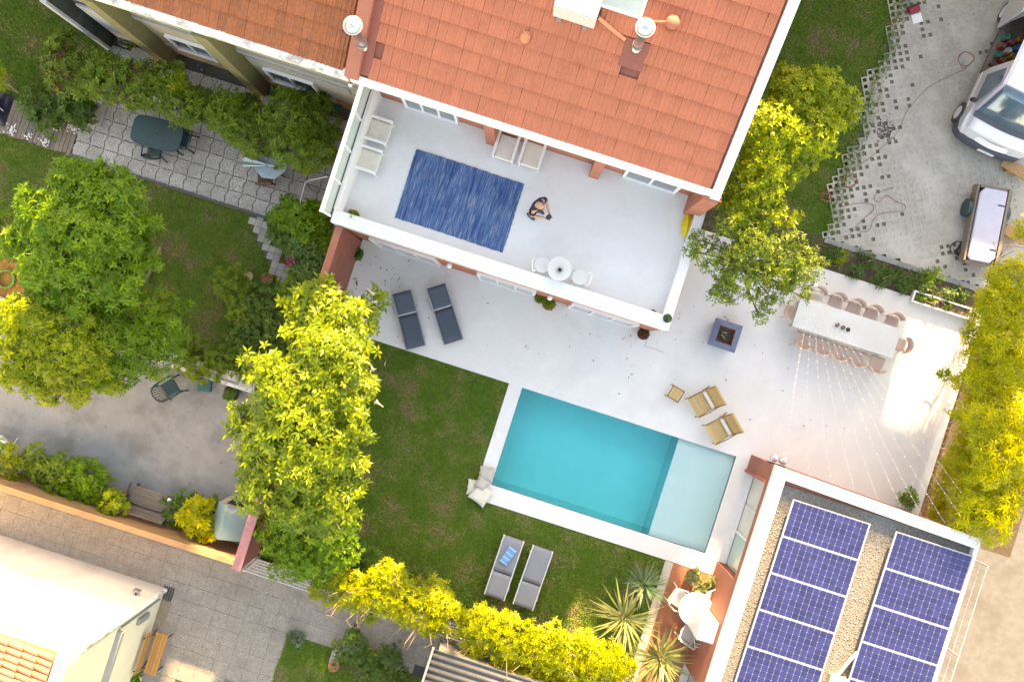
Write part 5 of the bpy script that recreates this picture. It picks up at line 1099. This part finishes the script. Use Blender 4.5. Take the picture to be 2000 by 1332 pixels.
# ------------------------------------------------------------------ street side things
c = PX(282,1268,.4); wb_ = thing('wooden_bench','varnished orange wooden bench against the cream house wall','bench',(-7.28,c[1],0),0)
for k in range(4): MB().box(.02+k*.09,.10+k*.09,-.62,.62,.42,.445).build('seat_slat', wood_orange, wb_)
for k in range(3): MB().box(-.10-.02*k,-.075-.02*k,-.62,.62,.52+k*.1,.60+k*.1).build('back_slat', wood_orange, wb_)
for s in (-1,1): MB().tube([(.36,s*.5,0),(.34,s*.5,.42),(-.06,s*.5,.42),(-.16,s*.5,.85)],.022,6).build('iron_frame', dark_metal, wb_); MB().tube([(-.06,s*.5,.42),(-.12,s*.5,0)],.022,6).build('rear_leg', dark_metal, wb_)
c = PX(316,1190); dm = MB().box(-.2,.2,-.3,.3,.015,.03).build('doormat', mat('tan_mat',(.26,.21,.15),.95,.2,20)); dm.location = (c[0],c[1],0); tag(dm,'tan doormat at the corner of the white house','mat')
c = PX(328,1158); dg = thing('drain_grate','dark slatted drain grate at the white house corner','grate',(c[0],c[1],.0))
for k in range(5): MB().box(-.16+k*.07,-.12+k*.07,-.2,.2,.015,.03).build('bar', dark_metal, dg)
pot('bench_plant','green fern pot at the lower end of the orange bench',P3(270,1322),.2,.3,dirty_white,lf_tree,50,.2)
c = PX(655,1286); stp = thing('pale_stump','pale concrete stump in the street lawn','stump',(c[0],c[1]+.05,0)); MB().box(-.14,.14,-.12,.28,0,.25).build('stump_block', concrete_yard, stp, bevel=.02)
pot('round_pot','terracotta pot in front of the pale stump',P3(655,1294),.15,.3,terracotta,lf_dark,12,.08)
c = PX(820,1310); m2 = MB().box(-.2,.2,-.15,.15,.013,.03).build('rubber_mat', dark_metal); m2.location = (c[0],c[1],0); tag(m2,'dark ribbed mat beside the corrugated shed','mat')
# ------------------------------------------------------------------ clutter beside the annex
c = P3(1375,1195,.72); rt = thing('round_table','round white table between garden chairs beside the annex','table',(c[0]-.25,c[1],0)); MB().lathe([(.48,.70),(.50,.71),(.50,.73),(.48,.74)],seg=30).build('table_top', wt_m, rt)
for k in range(3): a = k*2.09; MB().tube([(.1*math.cos(a),.1*math.sin(a),.7),(.36*math.cos(a),.36*math.sin(a),0)],.022,6).build('leg', metal_white, rt)
def hoop_chair(label, px, py, rz):
    t = thing('hoop_chair', label, 'chair', PX(px,py,.5)+(0,), rz, 'white chairs beside the annex'); MB().box(-.24,.24,-.24,.24,.42,.46).build('seat', wt_m, t, bevel=.02); MB().box(-.28,-.24,-.24,.24,.46,.85).build('backrest', wt_m, t, bevel=.015)
    for s in (-1,1): MB().tube([(-.26,s*.26,.72),(.0,s*.33,.68),(.22,s*.28,.60),(.26,s*.25,0)],.02,6).build('arm_hoop', metal_white, t, smooth=True); MB().tube([(-.24,s*.24,.42),(-.28,s*.26,0)],.02,6).build('leg', metal_white, t)
    return t
hoop_chair('white chair on the lawn side of the round table',1327,1170,-.3); hoop_chair('white chair at the lower side of the round table by the yucca',1348,1238,1.3)
hoop_chair('white chair on the upper side of the round table by the clay pots',1395,1170,-2.2)
da = thing('drying_rack','white folding drying rack leaning out beside the annex wall','drying rack',PX(1380,1240,.6)+(0,),.1)
for s in (-1,1): MB().tube([(s*.35,-.3,0),(s*.35,.3,.95)],.016,6).build('frame_tube', metal_white, da); MB().tube([(s*.35,.3,0),(s*.35,-.3,.95)],.016,6).build('frame_tube', metal_white, da)
for k in range(7): MB().tube([(-.36,-.3+.1*k,.95),(.36,-.3+.1*k,.95)],.008,5).build('rail', metal_white, da)
MB().box(-.05,.36,-.28,.28,.955,.975).build('laundry', white_paint, da)
wbx = thing('wall_vent_box','white louvred box set against the annex parapet','vent box',(AX0-.26,PX(1415,1245,2.2)[1],0)); MB().box(-.24,.24,-.3,.3,0,2.1).build('cabinet', metal_white, wbx, bevel=.02); MB().box(-.2,.2,-.26,.26,2.1,2.12).build('lid', wt_m, wbx)
for k,(px,py,r) in enumerate(((1350,1118,.2),(1365,1142,.14),(1388,1133,.17))): pot('patio_pot',['largest succulent pot beside the pool coping corner','small succulent pot nearest the round table','succulent pot nearest the annex wall'][k],P3(px,py),r,.3,terracotta,lf_yucca,40,.2,group='succulent pots beside the annex')
# ------------------------------------------------------------------ trees and hedges
def ragged(blobs, n=2, sh=.86):
    out = []
    for b in blobs:
        out.append((b[0],b[1],b[2],b[3]*sh,b[4]*sh,b[5]*sh))
        for q in range(n):
            a = random.uniform(0,6.28); f_ = random.uniform(.7,1.12); out.append((b[0]+b[3]*f_*math.cos(a), b[1]+b[4]*f_*math.sin(a), b[2]+random.uniform(-.25,.3), b[3]*random.uniform(.22,.42), b[4]*random.uniform(.22,.42), b[5]*.4))
    return out
def tree(name, label, base, blobs, n, L, wd, m, k=6, r=.09, cat='tree', extra=0, rg=2, **kw):
    blobs = ragged(blobs, rg); t = thing(name, label, cat, base); limbs(t, base, blobs, r, n_extra=extra); foliage(t, blobs, n, L, wd, m, k, **kw); return t
tree('leafy_tree','yellow-green small-leaved tree growing between house and driveway',P3(1535,300)[:2]+(-.03,),
     [blob(1545,180,4.3,62),blob(1620,185,3.9,52),blob(1505,255,4.6,62),blob(1580,262,4.2,62),blob(1480,330,4.4,52),blob(1540,320,3.9,50),blob(1490,375,4.2,42),blob(1655,222,3.6,26),blob(1450,405,4.1,38),blob(1510,410,3.7,36),blob(1480,430,3.9,34)],2400,.12,.05,lf_yel,6,.07,el=(-.3,.7),shell=.35,rg=3)
tree('airy_tree','airy thin-leaved tree overhanging the deck beside the terrace parapet',P3(1450,500)[:2]+(-.03,),
     [blob(1445,440,4.0,52),blob(1400,500,3.6,46),blob(1450,530,3.8,55),blob(1520,500,3.7,60),blob(1565,535,3.8,42),blob(1500,575,3.2,46),blob(1425,570,3.0,34),blob(1580,505,3.8,26),blob(1475,470,4.2,40)],2100,.10,.038,lf_olive,5,.06,el=(-.3,.7),up=.4,shell=.2,rg=4)
tree('angel_trumpet','large yellow-green angel trumpet tree spilling over the garden wall',P3(560,860)[:2]+(-.03,),
     [blob(640,700,4.95,72),blob(560,760,4.95,75),blob(660,790,4.65,66),blob(590,850,4.95,95),blob(530,860,4.55,62),blob(650,890,4.35,62),blob(560,950,4.55,88),blob(640,985,4.25,70),blob(500,930,4.15,40),blob(470,815,3.95,28),blob(520,715,4.35,30),blob(700,750,3.75,30)],2600,.175,.062,lf_brug,7,.10,el=(-.35,.55),jitter=.45,rg=3)
tree('angel_trumpet','green angel trumpet with white flowers above the brick-red wall',P3(610,640)[:2]+(-.03,),
     [blob(620,590,3.9,44),blob(650,620,4.0,48),blob(600,630,3.9,36),blob(700,625,3.6,36),blob(670,650,4.3,52),blob(725,590,3.2,20),blob(690,680,4.2,42),blob(590,595,3.6,24)],560,.20,.075,lf_brug,6,.07,el=(-.25,.4),jitter=.45)
tree('round_tree','big round green tree on the neighbour lawn',P3(175,490)[:2]+(-.03,),
     [blob(110,430,3.9,85),blob(200,410,4.0,85),blob(150,480,4.5,90),blob(230,480,3.8,70),blob(160,390,3.7,60),blob(90,510,3.7,62),blob(200,540,4.0,65),blob(120,570,3.7,60),blob(255,430,3.3,42),blob(60,470,3.6,50),blob(280,500,3.2,34),blob(180,350,3.3,36)],3100,.15,.05,lf_tree,7,.11,el=(-.1,.6))
tree('oleander','grey-green oleander-like tree reaching towards the white planter wall',P3(270,650)[:2]+(-.03,),
     [blob(270,620,3.0,62),blob(310,650,2.8,52),blob(240,680,2.8,62),blob(200,690,3.0,60),blob(300,700,2.4,45),blob(200,640,3.3,55),blob(240,735,2.2,32),blob(330,600,2.6,30),blob(345,665,2.4,26)],1700,.15,.04,lf_tree,7,.08,el=(-.1,.6))
tree('sunlit_tree','sunlit yellow tree drooping over the concrete yard at the left edge',P3(90,650)[:2]+(-.03,),
     [blob(60,640,3.9,66),blob(120,690,3.9,62),blob(40,710,3.7,52),blob(150,740,3.5,44),blob(90,740,3.4,40),blob(20,660,3.8,50),blob(140,640,3.8,52),blob(205,750,3.0,22),blob(145,775,3.0,20),blob(30,735,3.3,30),blob(175,700,3.4,44),blob(190,660,3.5,44),blob(100,770,2.9,22)],2100,.14,.042,lf_yel,7,.08,el=(-.3,.5),droop=.25)
tree('edge_tree','sliver of a bright green tree at the left picture edge',P3(-22,440)[:2]+(-.03,),[blob(-18,430,3.2,34),blob(-25,470,3.2,34)],130,.17,.05,lf_tree,7,.06)
tree('edge_shrub','small yellow-green branch tip at the upper left picture edge',P3(-20,150)[:2]+(-.03,),[blob(-8,150,3.0,20)],50,.16,.05,lf_yel,7,.04)
hd1 = thing('vine_hedge','long dark green vine-covered hedge between old house and patio','hedge',P3(380,190))
bl_ = [blob(130+i*44+random.uniform(-8,8), 124+i*15+random.uniform(-10,10)+ (18 if i>8 else 0), random.uniform(1.3,1.9), random.uniform(36,50)) for i in range(12)]+[blob(120,88,1.3,26),blob(160,150,1.2,40),blob(640,255,1.0,32),blob(330,150,1.9,30),blob(560,225,1.7,46),blob(600,255,1.4,42),blob(470,225,1.2,40),blob(610,210,1.2,34)]
limbs(hd1, P3(380,190), bl_, .05, name='stems'); foliage(hd1, bl_, 3600, .13, .05, lf_vine, 6, el=(-.1,.7)); foliage(hd1, [b for i,b in enumerate(bl_) if i%3==0], 300, .12, .05, lf_red, 6, name='reddish_shoots'); foliage(hd1, [blob(348,162,2.1,13)], 30, .17, .05, lf_yel, 7, name='bright_shoots')
hb = thing('bamboo_hedge','tall yellow-green bamboo hedge along the right boundary','hedge',PX(1930,800)+(-.02,))
bb = []
for i in range(9): 
    py = 560+i*55; px = 1968-i*4; bb += [blob(px+random.uniform(-14,14), py, random.uniform(2.6,3.4), random.uniform(44,62)), blob(px-48+ (20 if i==0 else 0)+random.uniform(-8,8), py+25, random.uniform(1.5,2.2), 36)]
bb += [blob(1995,700,3.4,60),blob(1998,830,3.4,60),blob(1990,560,3.2,50),blob(1960,960,2.8,50),blob(1900,985,2.2,40),blob(1870,905,1.2,30),blob(1855,960,1.0,34),blob(1900,900,1.8,38),blob(1920,1000,2.0,34),blob(1840,1000,.8,26),blob(2006,450,2.4,26)]
foliage(hb, bb, 6800, .15, .026, lf_bamboo, 7, name='foliage', el=(-.3,.6), droop=.2)
cn = MB()
for i in range(60): b = random.choice(bb); x = b[0]+random.uniform(-.4,.4); y = b[1]+random.uniform(-.4,.4); cn.tube([(max(12.98,x+.1),y,0),(x,y,b[2]*.6),(x-random.uniform(0,.35),y+random.uniform(-.3,.3),b[2]+.3)],.014,5,.006)
cn.v = [tuple(Vector(p)-hb.location) for p in cn.v]; cn.build('canes', twig, hb, kind='stuff')
def bush(name, label, base, blobs, n, L, wd, m, twigs=0, k=7, cat='bush', group=None, **kw):
    t = thing(name, label, cat, base, 0, group); limbs(t, base, blobs, .03, twig if twigs else bark, name='stems'); foliage(t, blobs, n, L, wd, m, k, name='foliage', **kw)
    if twigs:
        w_ = MB()
        for i in range(twigs):
            b = random.choice(blobs); e = Vector(b[:3]) + Vector((random.uniform(-1,1)*b[3], random.uniform(-1.5,.4)*b[4], random.uniform(-.2,.9)*b[5])); s0_ = Vector(b[:3])+Vector((random.uniform(-.2,.2),.1,-.1))
            w_.tube([s0_, s0_.lerp(e,.6)+Vector((0,0,.06)), e, e+Vector((random.uniform(-.2,.2),random.uniform(-.25,0),-.05))],.012,5,.004)
        w_.v = [tuple(Vector(p)-t.location) for p in w_.v]; w_.build('bare_twigs', twig, t)
    return t
bush('climbing_shrub','dense small-leaved green shrub at the foot of the angel trumpet by the street',P3(590,1050)[:2]+(-.03,),[blob(600,1060,1.9,62),blob(550,1050,1.7,44),blob(640,1030,2.0,52),blob(660,1075,1.8,42),blob(570,1095,1.4,42),blob(620,1100,1.4,42),blob(520,1030,1.4,30)],1500,.10,.045,lf_tree,k=6,shell=.5)
gH = 'yellow-leaved hedge bushes along the street fence'
hy = -7.95
bush('hedge_bush','yellow twiggy hedge bush nearest the angel trumpet',P3(690,1160)[:2]+(-.03,),[blob(640,1150,1.35,30),blob(690,1152,1.5,40),blob(740,1158,1.6,48),blob(765,1130,1.7,34)],1024,.105,.03,lf_hedge,46,group=gH,el=(-.2,.6))
bush('hedge_bush','yellow hedge bush in the middle of the street fence',P3(820,1195)[:2]+(-.03,),[blob(790,1175,1.6,42),blob(825,1195,1.5,44),blob(870,1205,1.4,40),blob(720,1200,1.0,18),blob(840,1160,1.2,38)],992,.105,.03,lf_hedge,46,group=gH,el=(-.2,.6))
bush('hedge_bush','bright yellow hedge bush below the lawn loungers',P3(965,1230)[:2]+(-.03,),[blob(950,1225,1.7,48),blob(990,1245,1.8,50),blob(930,1262,1.5,36),blob(1010,1280,1.5,42)],1216,.105,.03,lf_hedge,30,group=gH,el=(-.2,.6))
bush('hedge_bush','wide yellow-green hedge bush nearest the yuccas',P3(1110,1275)[:2]+(-.03,),[blob(1060,1265,1.8,48),blob(1110,1280,1.8,52),blob(1160,1290,1.7,50),blob(1090,1320,1.5,46),blob(1040,1320,1.5,40),blob(1180,1325,1.5,44),blob(1210,1300,1.3,34)],2000,.105,.03,lf_hedge,26,group=gH,el=(-.2,.6))
bush('low_shrub','dark green low shrub behind the yellow street hedge',P3(860,1165)[:2]+(-.03,),[blob(820,1140,.7,34),blob(880,1168,.7,36),blob(720,1115,.8,34),blob(700,1090,.9,28)],420,.14,.035,lf_dark)
def yucca(label, px, py, m, z=.75, L=.72, n=17, group='spiky yuccas on the lawn'):
    b = P3(px,py,z); t = thing('yucca', label, 'plant', (b[0],b[1],-.03), 0, group); MB().lathe([(.07,0),(.06,z)],seg=8).build('trunk', bark, t)
    foliage(t, [(b[0],b[1],z,.05,.05,.08)], n, L, .055, m, 7, name='crown', el=(-.15,1.1), jitter=.03, up=.9, shell=.2); return t
yucca('pale yellow spiky yucca in front, left of the three',1217,1205,lf_yucca,.95,.92); yucca('pale yellow spiky yucca nearest the picture bottom',1288,1280,lf_yucca,.95,.95); yucca('blue-green spiky yucca behind the two pale ones',1256,1142,lf_agave,.55,.68)
gB = 'flower bed shrubs'
for lb,q,mt,n,L in (('glossy green shrub at the foot of the garden wall',[blob(600,430,1.3,36),blob(615,470,1.3,34),blob(570,420,1.0,30)],lf_tree,420,.16),
    ('dark mixed shrub beside the winding paver path',[blob(560,430,.8,34),blob(545,455,.7,22),blob(580,480,.9,30)],lf_dark,320,.13),
    ('bluish leafy shrub under the bougainvillea',[blob(605,500,1.3,34),blob(620,440,1.0,22)],lf_blue,240,.16),
    ('low olive shrub by the clay pots',[blob(455,560,.7,34),blob(475,600,.6,32),blob(440,540,.5,20)],lf_vine,320,.11),
    ('tangled dark shrub near the toy windmill',[blob(510,590,.7,38),blob(545,620,.8,36),blob(500,630,.5,30)],lf_dark,380,.12),
    ('rusty-leaved shrub between windmill and angel trumpet',[blob(575,570,.9,34),blob(560,600,.8,30),blob(590,540,1.0,28)],lf_vine,340,.11),
    ('low dark ground shrub beside the handrail',[blob(500,690,.6,34),blob(540,660,.7,30),blob(470,660,.4,24),blob(520,720,.5,24)],lf_dark,320,.12),
    ('leafy green plants on the white planter wall',[blob(360,712,.7,18),blob(420,720,.75,22),blob(470,730,.7,16),blob(440,700,.4,30),blob(390,690,.4,30)],lf_vine,240,.11),
    ('yellowing plant hanging over the planter wall front',[blob(375,726,.6,14),blob(395,735,.5,14)],lf_yel,60,.10),
    ('dark green shrub beside the slab pots',[blob(150,205,.5,32),blob(160,225,.4,22)],lf_dark,170,.14),
    ('green shrub beside the plank walk grass',[blob(95,225,.3,36),blob(70,200,.3,30)],lf_dark,160,.14)):
    bush('garden_shrub', lb, (q[0][0],q[0][1],-.03), q, n, L, L*.4, mt, group=gB)
def bloom(parent_label, name, px, py, z, rpx, n, L, m, cat='flowers', group=None):
    b = blob(px,py,z,rpx); t = thing(name, parent_label, cat, (b[0],b[1],z-.4)); MB().tube([(0,0,-z+.4),(.05,.02,.1),(0,0,.4)],.02,5).build('stem', bark, t); foliage(t,[b],n,L,L*.6,m,5,name='petals'); return t
bloom('magenta bougainvillea cluster by the garden path','bougainvillea',570,510,1.5,10,26,.07,petal_mag); bloom('small magenta flower cluster beside the angel trumpet','bougainvillea',590,633,1.9,8,16,.07,petal_mag); bloom('red-purple flower cluster over the wall top','bougainvillea',590,683,2.2,7,12,.07,petal_mag)
# white trumpet flowers
for k,(px,py,z) in enumerate(((646,538,3.9),(664,560,3.9),(729,575,3.5),(736,590,3.4),(728,722,3.6),(588,610,3.8),(600,618,3.8),(672,618,4.3),(722,650,3.6),(735,785,3.5),(625,690,4.7))):
    c = P3(px,py,z); t = MB(); a = random.uniform(0,6.28); d = Vector((math.cos(a),math.sin(a),-.35)).normalized(); t.M = d.to_track_quat('Z','Y').to_matrix().to_4x4()
    t.lathe([(.012,-.24),(.02,-.1),(.05,0)],seg=8); t.add([(r*math.cos(q*math.pi/5),r*math.sin(q*math.pi/5),.0 if r<.06 else .02) for q in range(10) for r in [.11 if q%2==0 else .05]],[tuple(range(10))])
    o = t.build('trumpet_flower', petal_white); o.location = c; tag(o, 'white star-shaped trumpet flower on the angel trumpet tree', 'flower', 'white trumpet flowers')
gY = 'plants along the yard wall'
for lb,q,mt,n,L in (('leafy green plants behind the wide tub',[blob(70,905,.5,34),blob(105,925,.6,38)],lf_vine,230,.13),('green herb clump in the middle of the yard wall',[blob(140,935,.6,36),blob(170,930,.7,34)],lf_tree,240,.13),('green plants beside the leaning pots',[blob(185,958,.6,32),blob(150,965,.5,28)],lf_tree,210,.12),
    ('sunlit yellow plant next to the slatted bench',[blob(222,982,.9,26)],lf_yel,90,.13),('bright yellow shrub between bench and bin',[blob(385,1005,1.05,32),blob(395,1030,.9,26)],lf_bamboo,260,.14),('dark green shrub behind the bright yellow one',[blob(345,1000,.5,28),blob(365,985,.4,26),blob(410,990,.4,20)],lf_dark,170,.13),('yellow leaves in front of the green folding chair',[blob(15,885,.9,20),blob(15,915,.7,18)],lf_yel,60,.14)):
    bush('yard_plant', lb, (q[0][0],q[0][1],0), q, n, L, L*.4, mt, group=gY)
gG = 'bed plants beside the driveway'
for k,(px,py,r,mt) in enumerate(((1625,492,18,lf_dark),(1643,503,14,lf_yel),(1690,512,26,lf_dark),(1740,530,24,lf_dark),(1720,545,20,lf_blue),(1780,545,22,lf_dark),(1825,543,26,lf_tree),(1810,568,24,lf_blue),(1850,580,20,lf_blue),(1765,560,18,lf_blue),(1670,530,14,lf_blue),(1875,575,20,lf_dark))):
    q = [blob(px,py,.10,r*.7,.12)]; bush('bed_plant', ['dark tuft at the tree end of the garden bed','bright green rosette in the bed beside the tree','wide dark tuft in the bed, third from the tree','dark grassy tuft in the middle of the bed','grey-green tuft low in the middle of the bed','dark tuft in the bed by the drive edge','large green-leaved plant near the bed end','grey-green spread next to the large green-leaved plant','grey-green tuft above the white planter','small grey-green tuft left of the planter','tiny grey-green tuft on the deck side','dark tuft at the far end of the bed'][k], (q[0][0],q[0][1],-.02), q, 26, .15, .03, mt, group=gG)
bush('planter_plant','small green plants growing in the white masonry planter',P3(1830,594,.12),[blob(1820,589,.17,7,.04),blob(1850,599,.17,7,.04),blob(1800,583,.17,6,.04)],30,.08,.03,lf_tree)
bush('wall_sprig','small green sprig growing over the low white wall',P3(1850,735,.38),[blob(1840,730,.8,14,.1),],26,.12,.03,lf_tree); bush('corner_tuft','green tuft at the annex and boundary wall corner',P3(1775,978,.0),[blob(1775,975,.3,16,.15)],40,.16,.03,lf_tree)
for k,(px,py,r) in enumerate(((690,1265,36),(755,1300,40),(720,1290,24))): q = [blob(px,py,.35,r,.3)]; bush('clipped_shrub',['round dark shrub on the street lawn nearer the pot','larger round dark shrub near the shed','small dark shrub between the two round ones'][k],(q[0][0],q[0][1],.0),q,260,.08,.03,lf_dark,group='round shrubs on the street lawn')
bush('silver_plant','silvery plant at the corner of the street lawn',P3(580,1246,0),[blob(580,1246,.12,15,.1)],40,.10,.03,lf_agave)
# ------------------------------------------------------------------ grass
def grassmat():
    m = bpy.data.materials.new('grass_blade'); m.use_nodes = True; N = m.node_tree.nodes; L = m.node_tree.links; p = N['Principled BSDF']
    g = N.new('ShaderNodeNewGeometry'); at = N.new('ShaderNodeAttribute'); at.attribute_name = 'tint'
    r = N.new('ShaderNodeValToRGB'); r.color_ramp.elements[0].color = (.05,.155,.005,1); r.color_ramp.elements[1].color = (.15,.31,.012,1); L.new(at.outputs['Fac'], r.inputs[0])
    n1 = N.new('ShaderNodeTexNoise'); n1.inputs['Scale'].default_value = 1.1; n1.inputs['Detail'].default_value = 6; n1.inputs['Roughness'].default_value = .7; L.new(g.outputs['Position'], n1.inputs['Vector'])
    q = N.new('ShaderNodeValToRGB'); q.color_ramp.elements[0].position = .47; q.color_ramp.elements[1].position = .64; L.new(n1.outputs[0], q.inputs[0])
    x = N.new('ShaderNodeMix'); x.data_type = 'RGBA'; x.inputs[7].default_value = (.38,.29,.14,1); L.new(q.outputs[0], x.inputs[0]); L.new(r.outputs[0], x.inputs[6]); n2 = N.new('ShaderNodeTexNoise'); n2.inputs['Scale'].default_value = .55; n2.inputs['Detail'].default_value = 7; n2.inputs['Roughness'].default_value = .75; L.new(g.outputs['Position'], n2.inputs['Vector'])
    q2 = N.new('ShaderNodeValToRGB'); q2.color_ramp.elements[0].position = .46; q2.color_ramp.elements[1].position = .66; L.new(n2.outputs[0], q2.inputs[0])
    y = N.new('ShaderNodeMix'); y.data_type = 'RGBA'; y.inputs[7].default_value = (.22,.33,.02,1); L.new(q2.outputs[0], y.inputs[0]); L.new(r.outputs[0], y.inputs[6]); L.new(y.outputs[2], x.inputs[6])
    L.new(x.outputs[2], p.inputs['Base Color']); p.inputs['Roughness'].default_value = .7
    return m
GM = grassmat()
def grass(name, label, rects, dens, h=.05, bare=None, parent_z=-.03):
    P = []
    for x0,x1,y0,y1 in rects: k = int((x1-x0)*(y1-y0)*dens); P.append(np.stack([RNG.uniform(x0,x1,k),RNG.uniform(y0,y1,k)],1))
    P = np.concatenate(P); s = F/H; ix = 1000+(P[:,0]*CA+P[:,1]*SA)*s; iy = 666+(P[:,0]*SA-P[:,1]*CA)*s
    P = P[(ix>-30)&(ix<2030)&(iy>-30)&(iy<1362)]; n = len(P)
    k = 3; a = RNG.uniform(0,6.28,(n,k)); t = RNG.uniform(.3,1.0,(n,k)); hh_ = h*RNG.uniform(.5,1.3,(n,k)); b = np.concatenate([P,np.full((n,1),parent_z)],1)[:,None] + np.concatenate([RNG.normal(0,.012,(n,k,2)),np.zeros((n,k,1))],2)
    w_ = .006; sd_ = np.stack([-np.sin(a),np.cos(a),0*a],2)*w_; tip = b + np.stack([np.cos(a)*hh_*t,np.sin(a)*hh_*t,hh_],2)
    V = np.stack([b-sd_,b+sd_,tip],2).reshape(-1,3); Fc = np.arange(len(V)).reshape(-1,3); tint = np.clip(np.repeat(RNG.normal(.45,.2,n),k)+RNG.normal(0,.2,n*k),0,1)
    o = npmesh(name, V, Fc, GM, None, 'stuff', tint); tag(o, label, 'grass'); return o
grass('lawn_grass','mown green lawn with worn brown patches beside the pool',[(-5.1,.28,-8.4,-1.22),(.3,6.28,-8.4,-4.8)],900)
grass('side_grass','dark green grass strip between house and driveway',[(3.8,7.9,5.0,15)],700)
grass('verge_grass','ragged grass creeping over the driveway edge',[(7.7,7.95,5.9,15),(7.8,8.2,5.9,15)],420,.06,parent_z=0)
grass('neighbour_grass','dark shaded grass of the neighbour lawn',[(-17,-5.45,-3.5,1.2)],600); grass('front_grass','long rough grass at the upper left corner',[(-21,-14.2,2.2,11)],500,.10); grass('street_grass','small square of grass beside the street',[(-3.7,.4,-14,-10.27)],900,parent_z=.01)
# fallen leaves and petals
for nm,lb,px,py,m in (('fallen_petal','cream petal lying on the deck beside the garden wall',694,545,petal_white),('fallen_petal','long cream petal lying on the lawn by the deck edge',752,710,petal_white),('fallen_leaf','dark curled leaf on the deck by the loungers',737,562,lf_dark),('fallen_leaf','green leaf on the deck near the cream petal',697,553,lf_dark),('fallen_leaf','yellow leaf on the lawn beside the angel trumpet',758,970,lf_yel),('fallen_leaf','yellow-green leaf half way down the lawn edge',748,835,lf_yel)):
    o = npmesh(nm, np.array([(-.09,0,.0),(0,.025,.015),(.09,.0,.005),(0,-.025,.012)]), np.array([[0,1,2,3]]), m, None, None, np.array([.5])); o.location = P3(px,py,.01); o.rotation_euler = (0,0,random.uniform(0,6)); sm = o.modifiers.new('s','SOLIDIFY'); sm.thickness = .003; tag(o, lb, 'petal' if 'petal' in nm else 'leaf')

n = 170; xs = np.concatenate([RNG.normal(3.6,1.6,60),RNG.uniform(-4.8,12,60),RNG.normal(-4.2,.6,50)]); ys = np.concatenate([RNG.normal(2.0,1.2,60),RNG.uniform(-1,4.6,60),RNG.normal(.2,.7,50)])
k_ = (ys>-1.1)&(ys<np.where(xs<3.9,1.4,4.7))&(xs>-5)&(xs<12.4); xs, ys = xs[k_], ys[k_]; n = len(xs); a_ = RNG.uniform(0,6.28,n); L_ = RNG.uniform(.015,.045,n)
dx_, dy_ = np.cos(a_)*L_, np.sin(a_)*L_; z_ = np.full(n,.006); V = np.stack([np.stack([xs-dx_,ys-dy_,z_],1),np.stack([xs-dy_*.4,ys+dx_*.4,z_+.008],1),np.stack([xs+dx_,ys+dy_,z_],1),np.stack([xs+dy_*.4,ys-dx_*.4,z_+.006],1)],1).reshape(-1,3)
tag(npmesh('leaf_litter', V, np.arange(len(V)).reshape(-1,4), leafmat('litter',(.10,.06,.02),(.22,.20,.05)), None, 'stuff', RNG.uniform(0,1,n)), 'sparse dry leaf litter scattered over the pale deck', 'leaf litter')
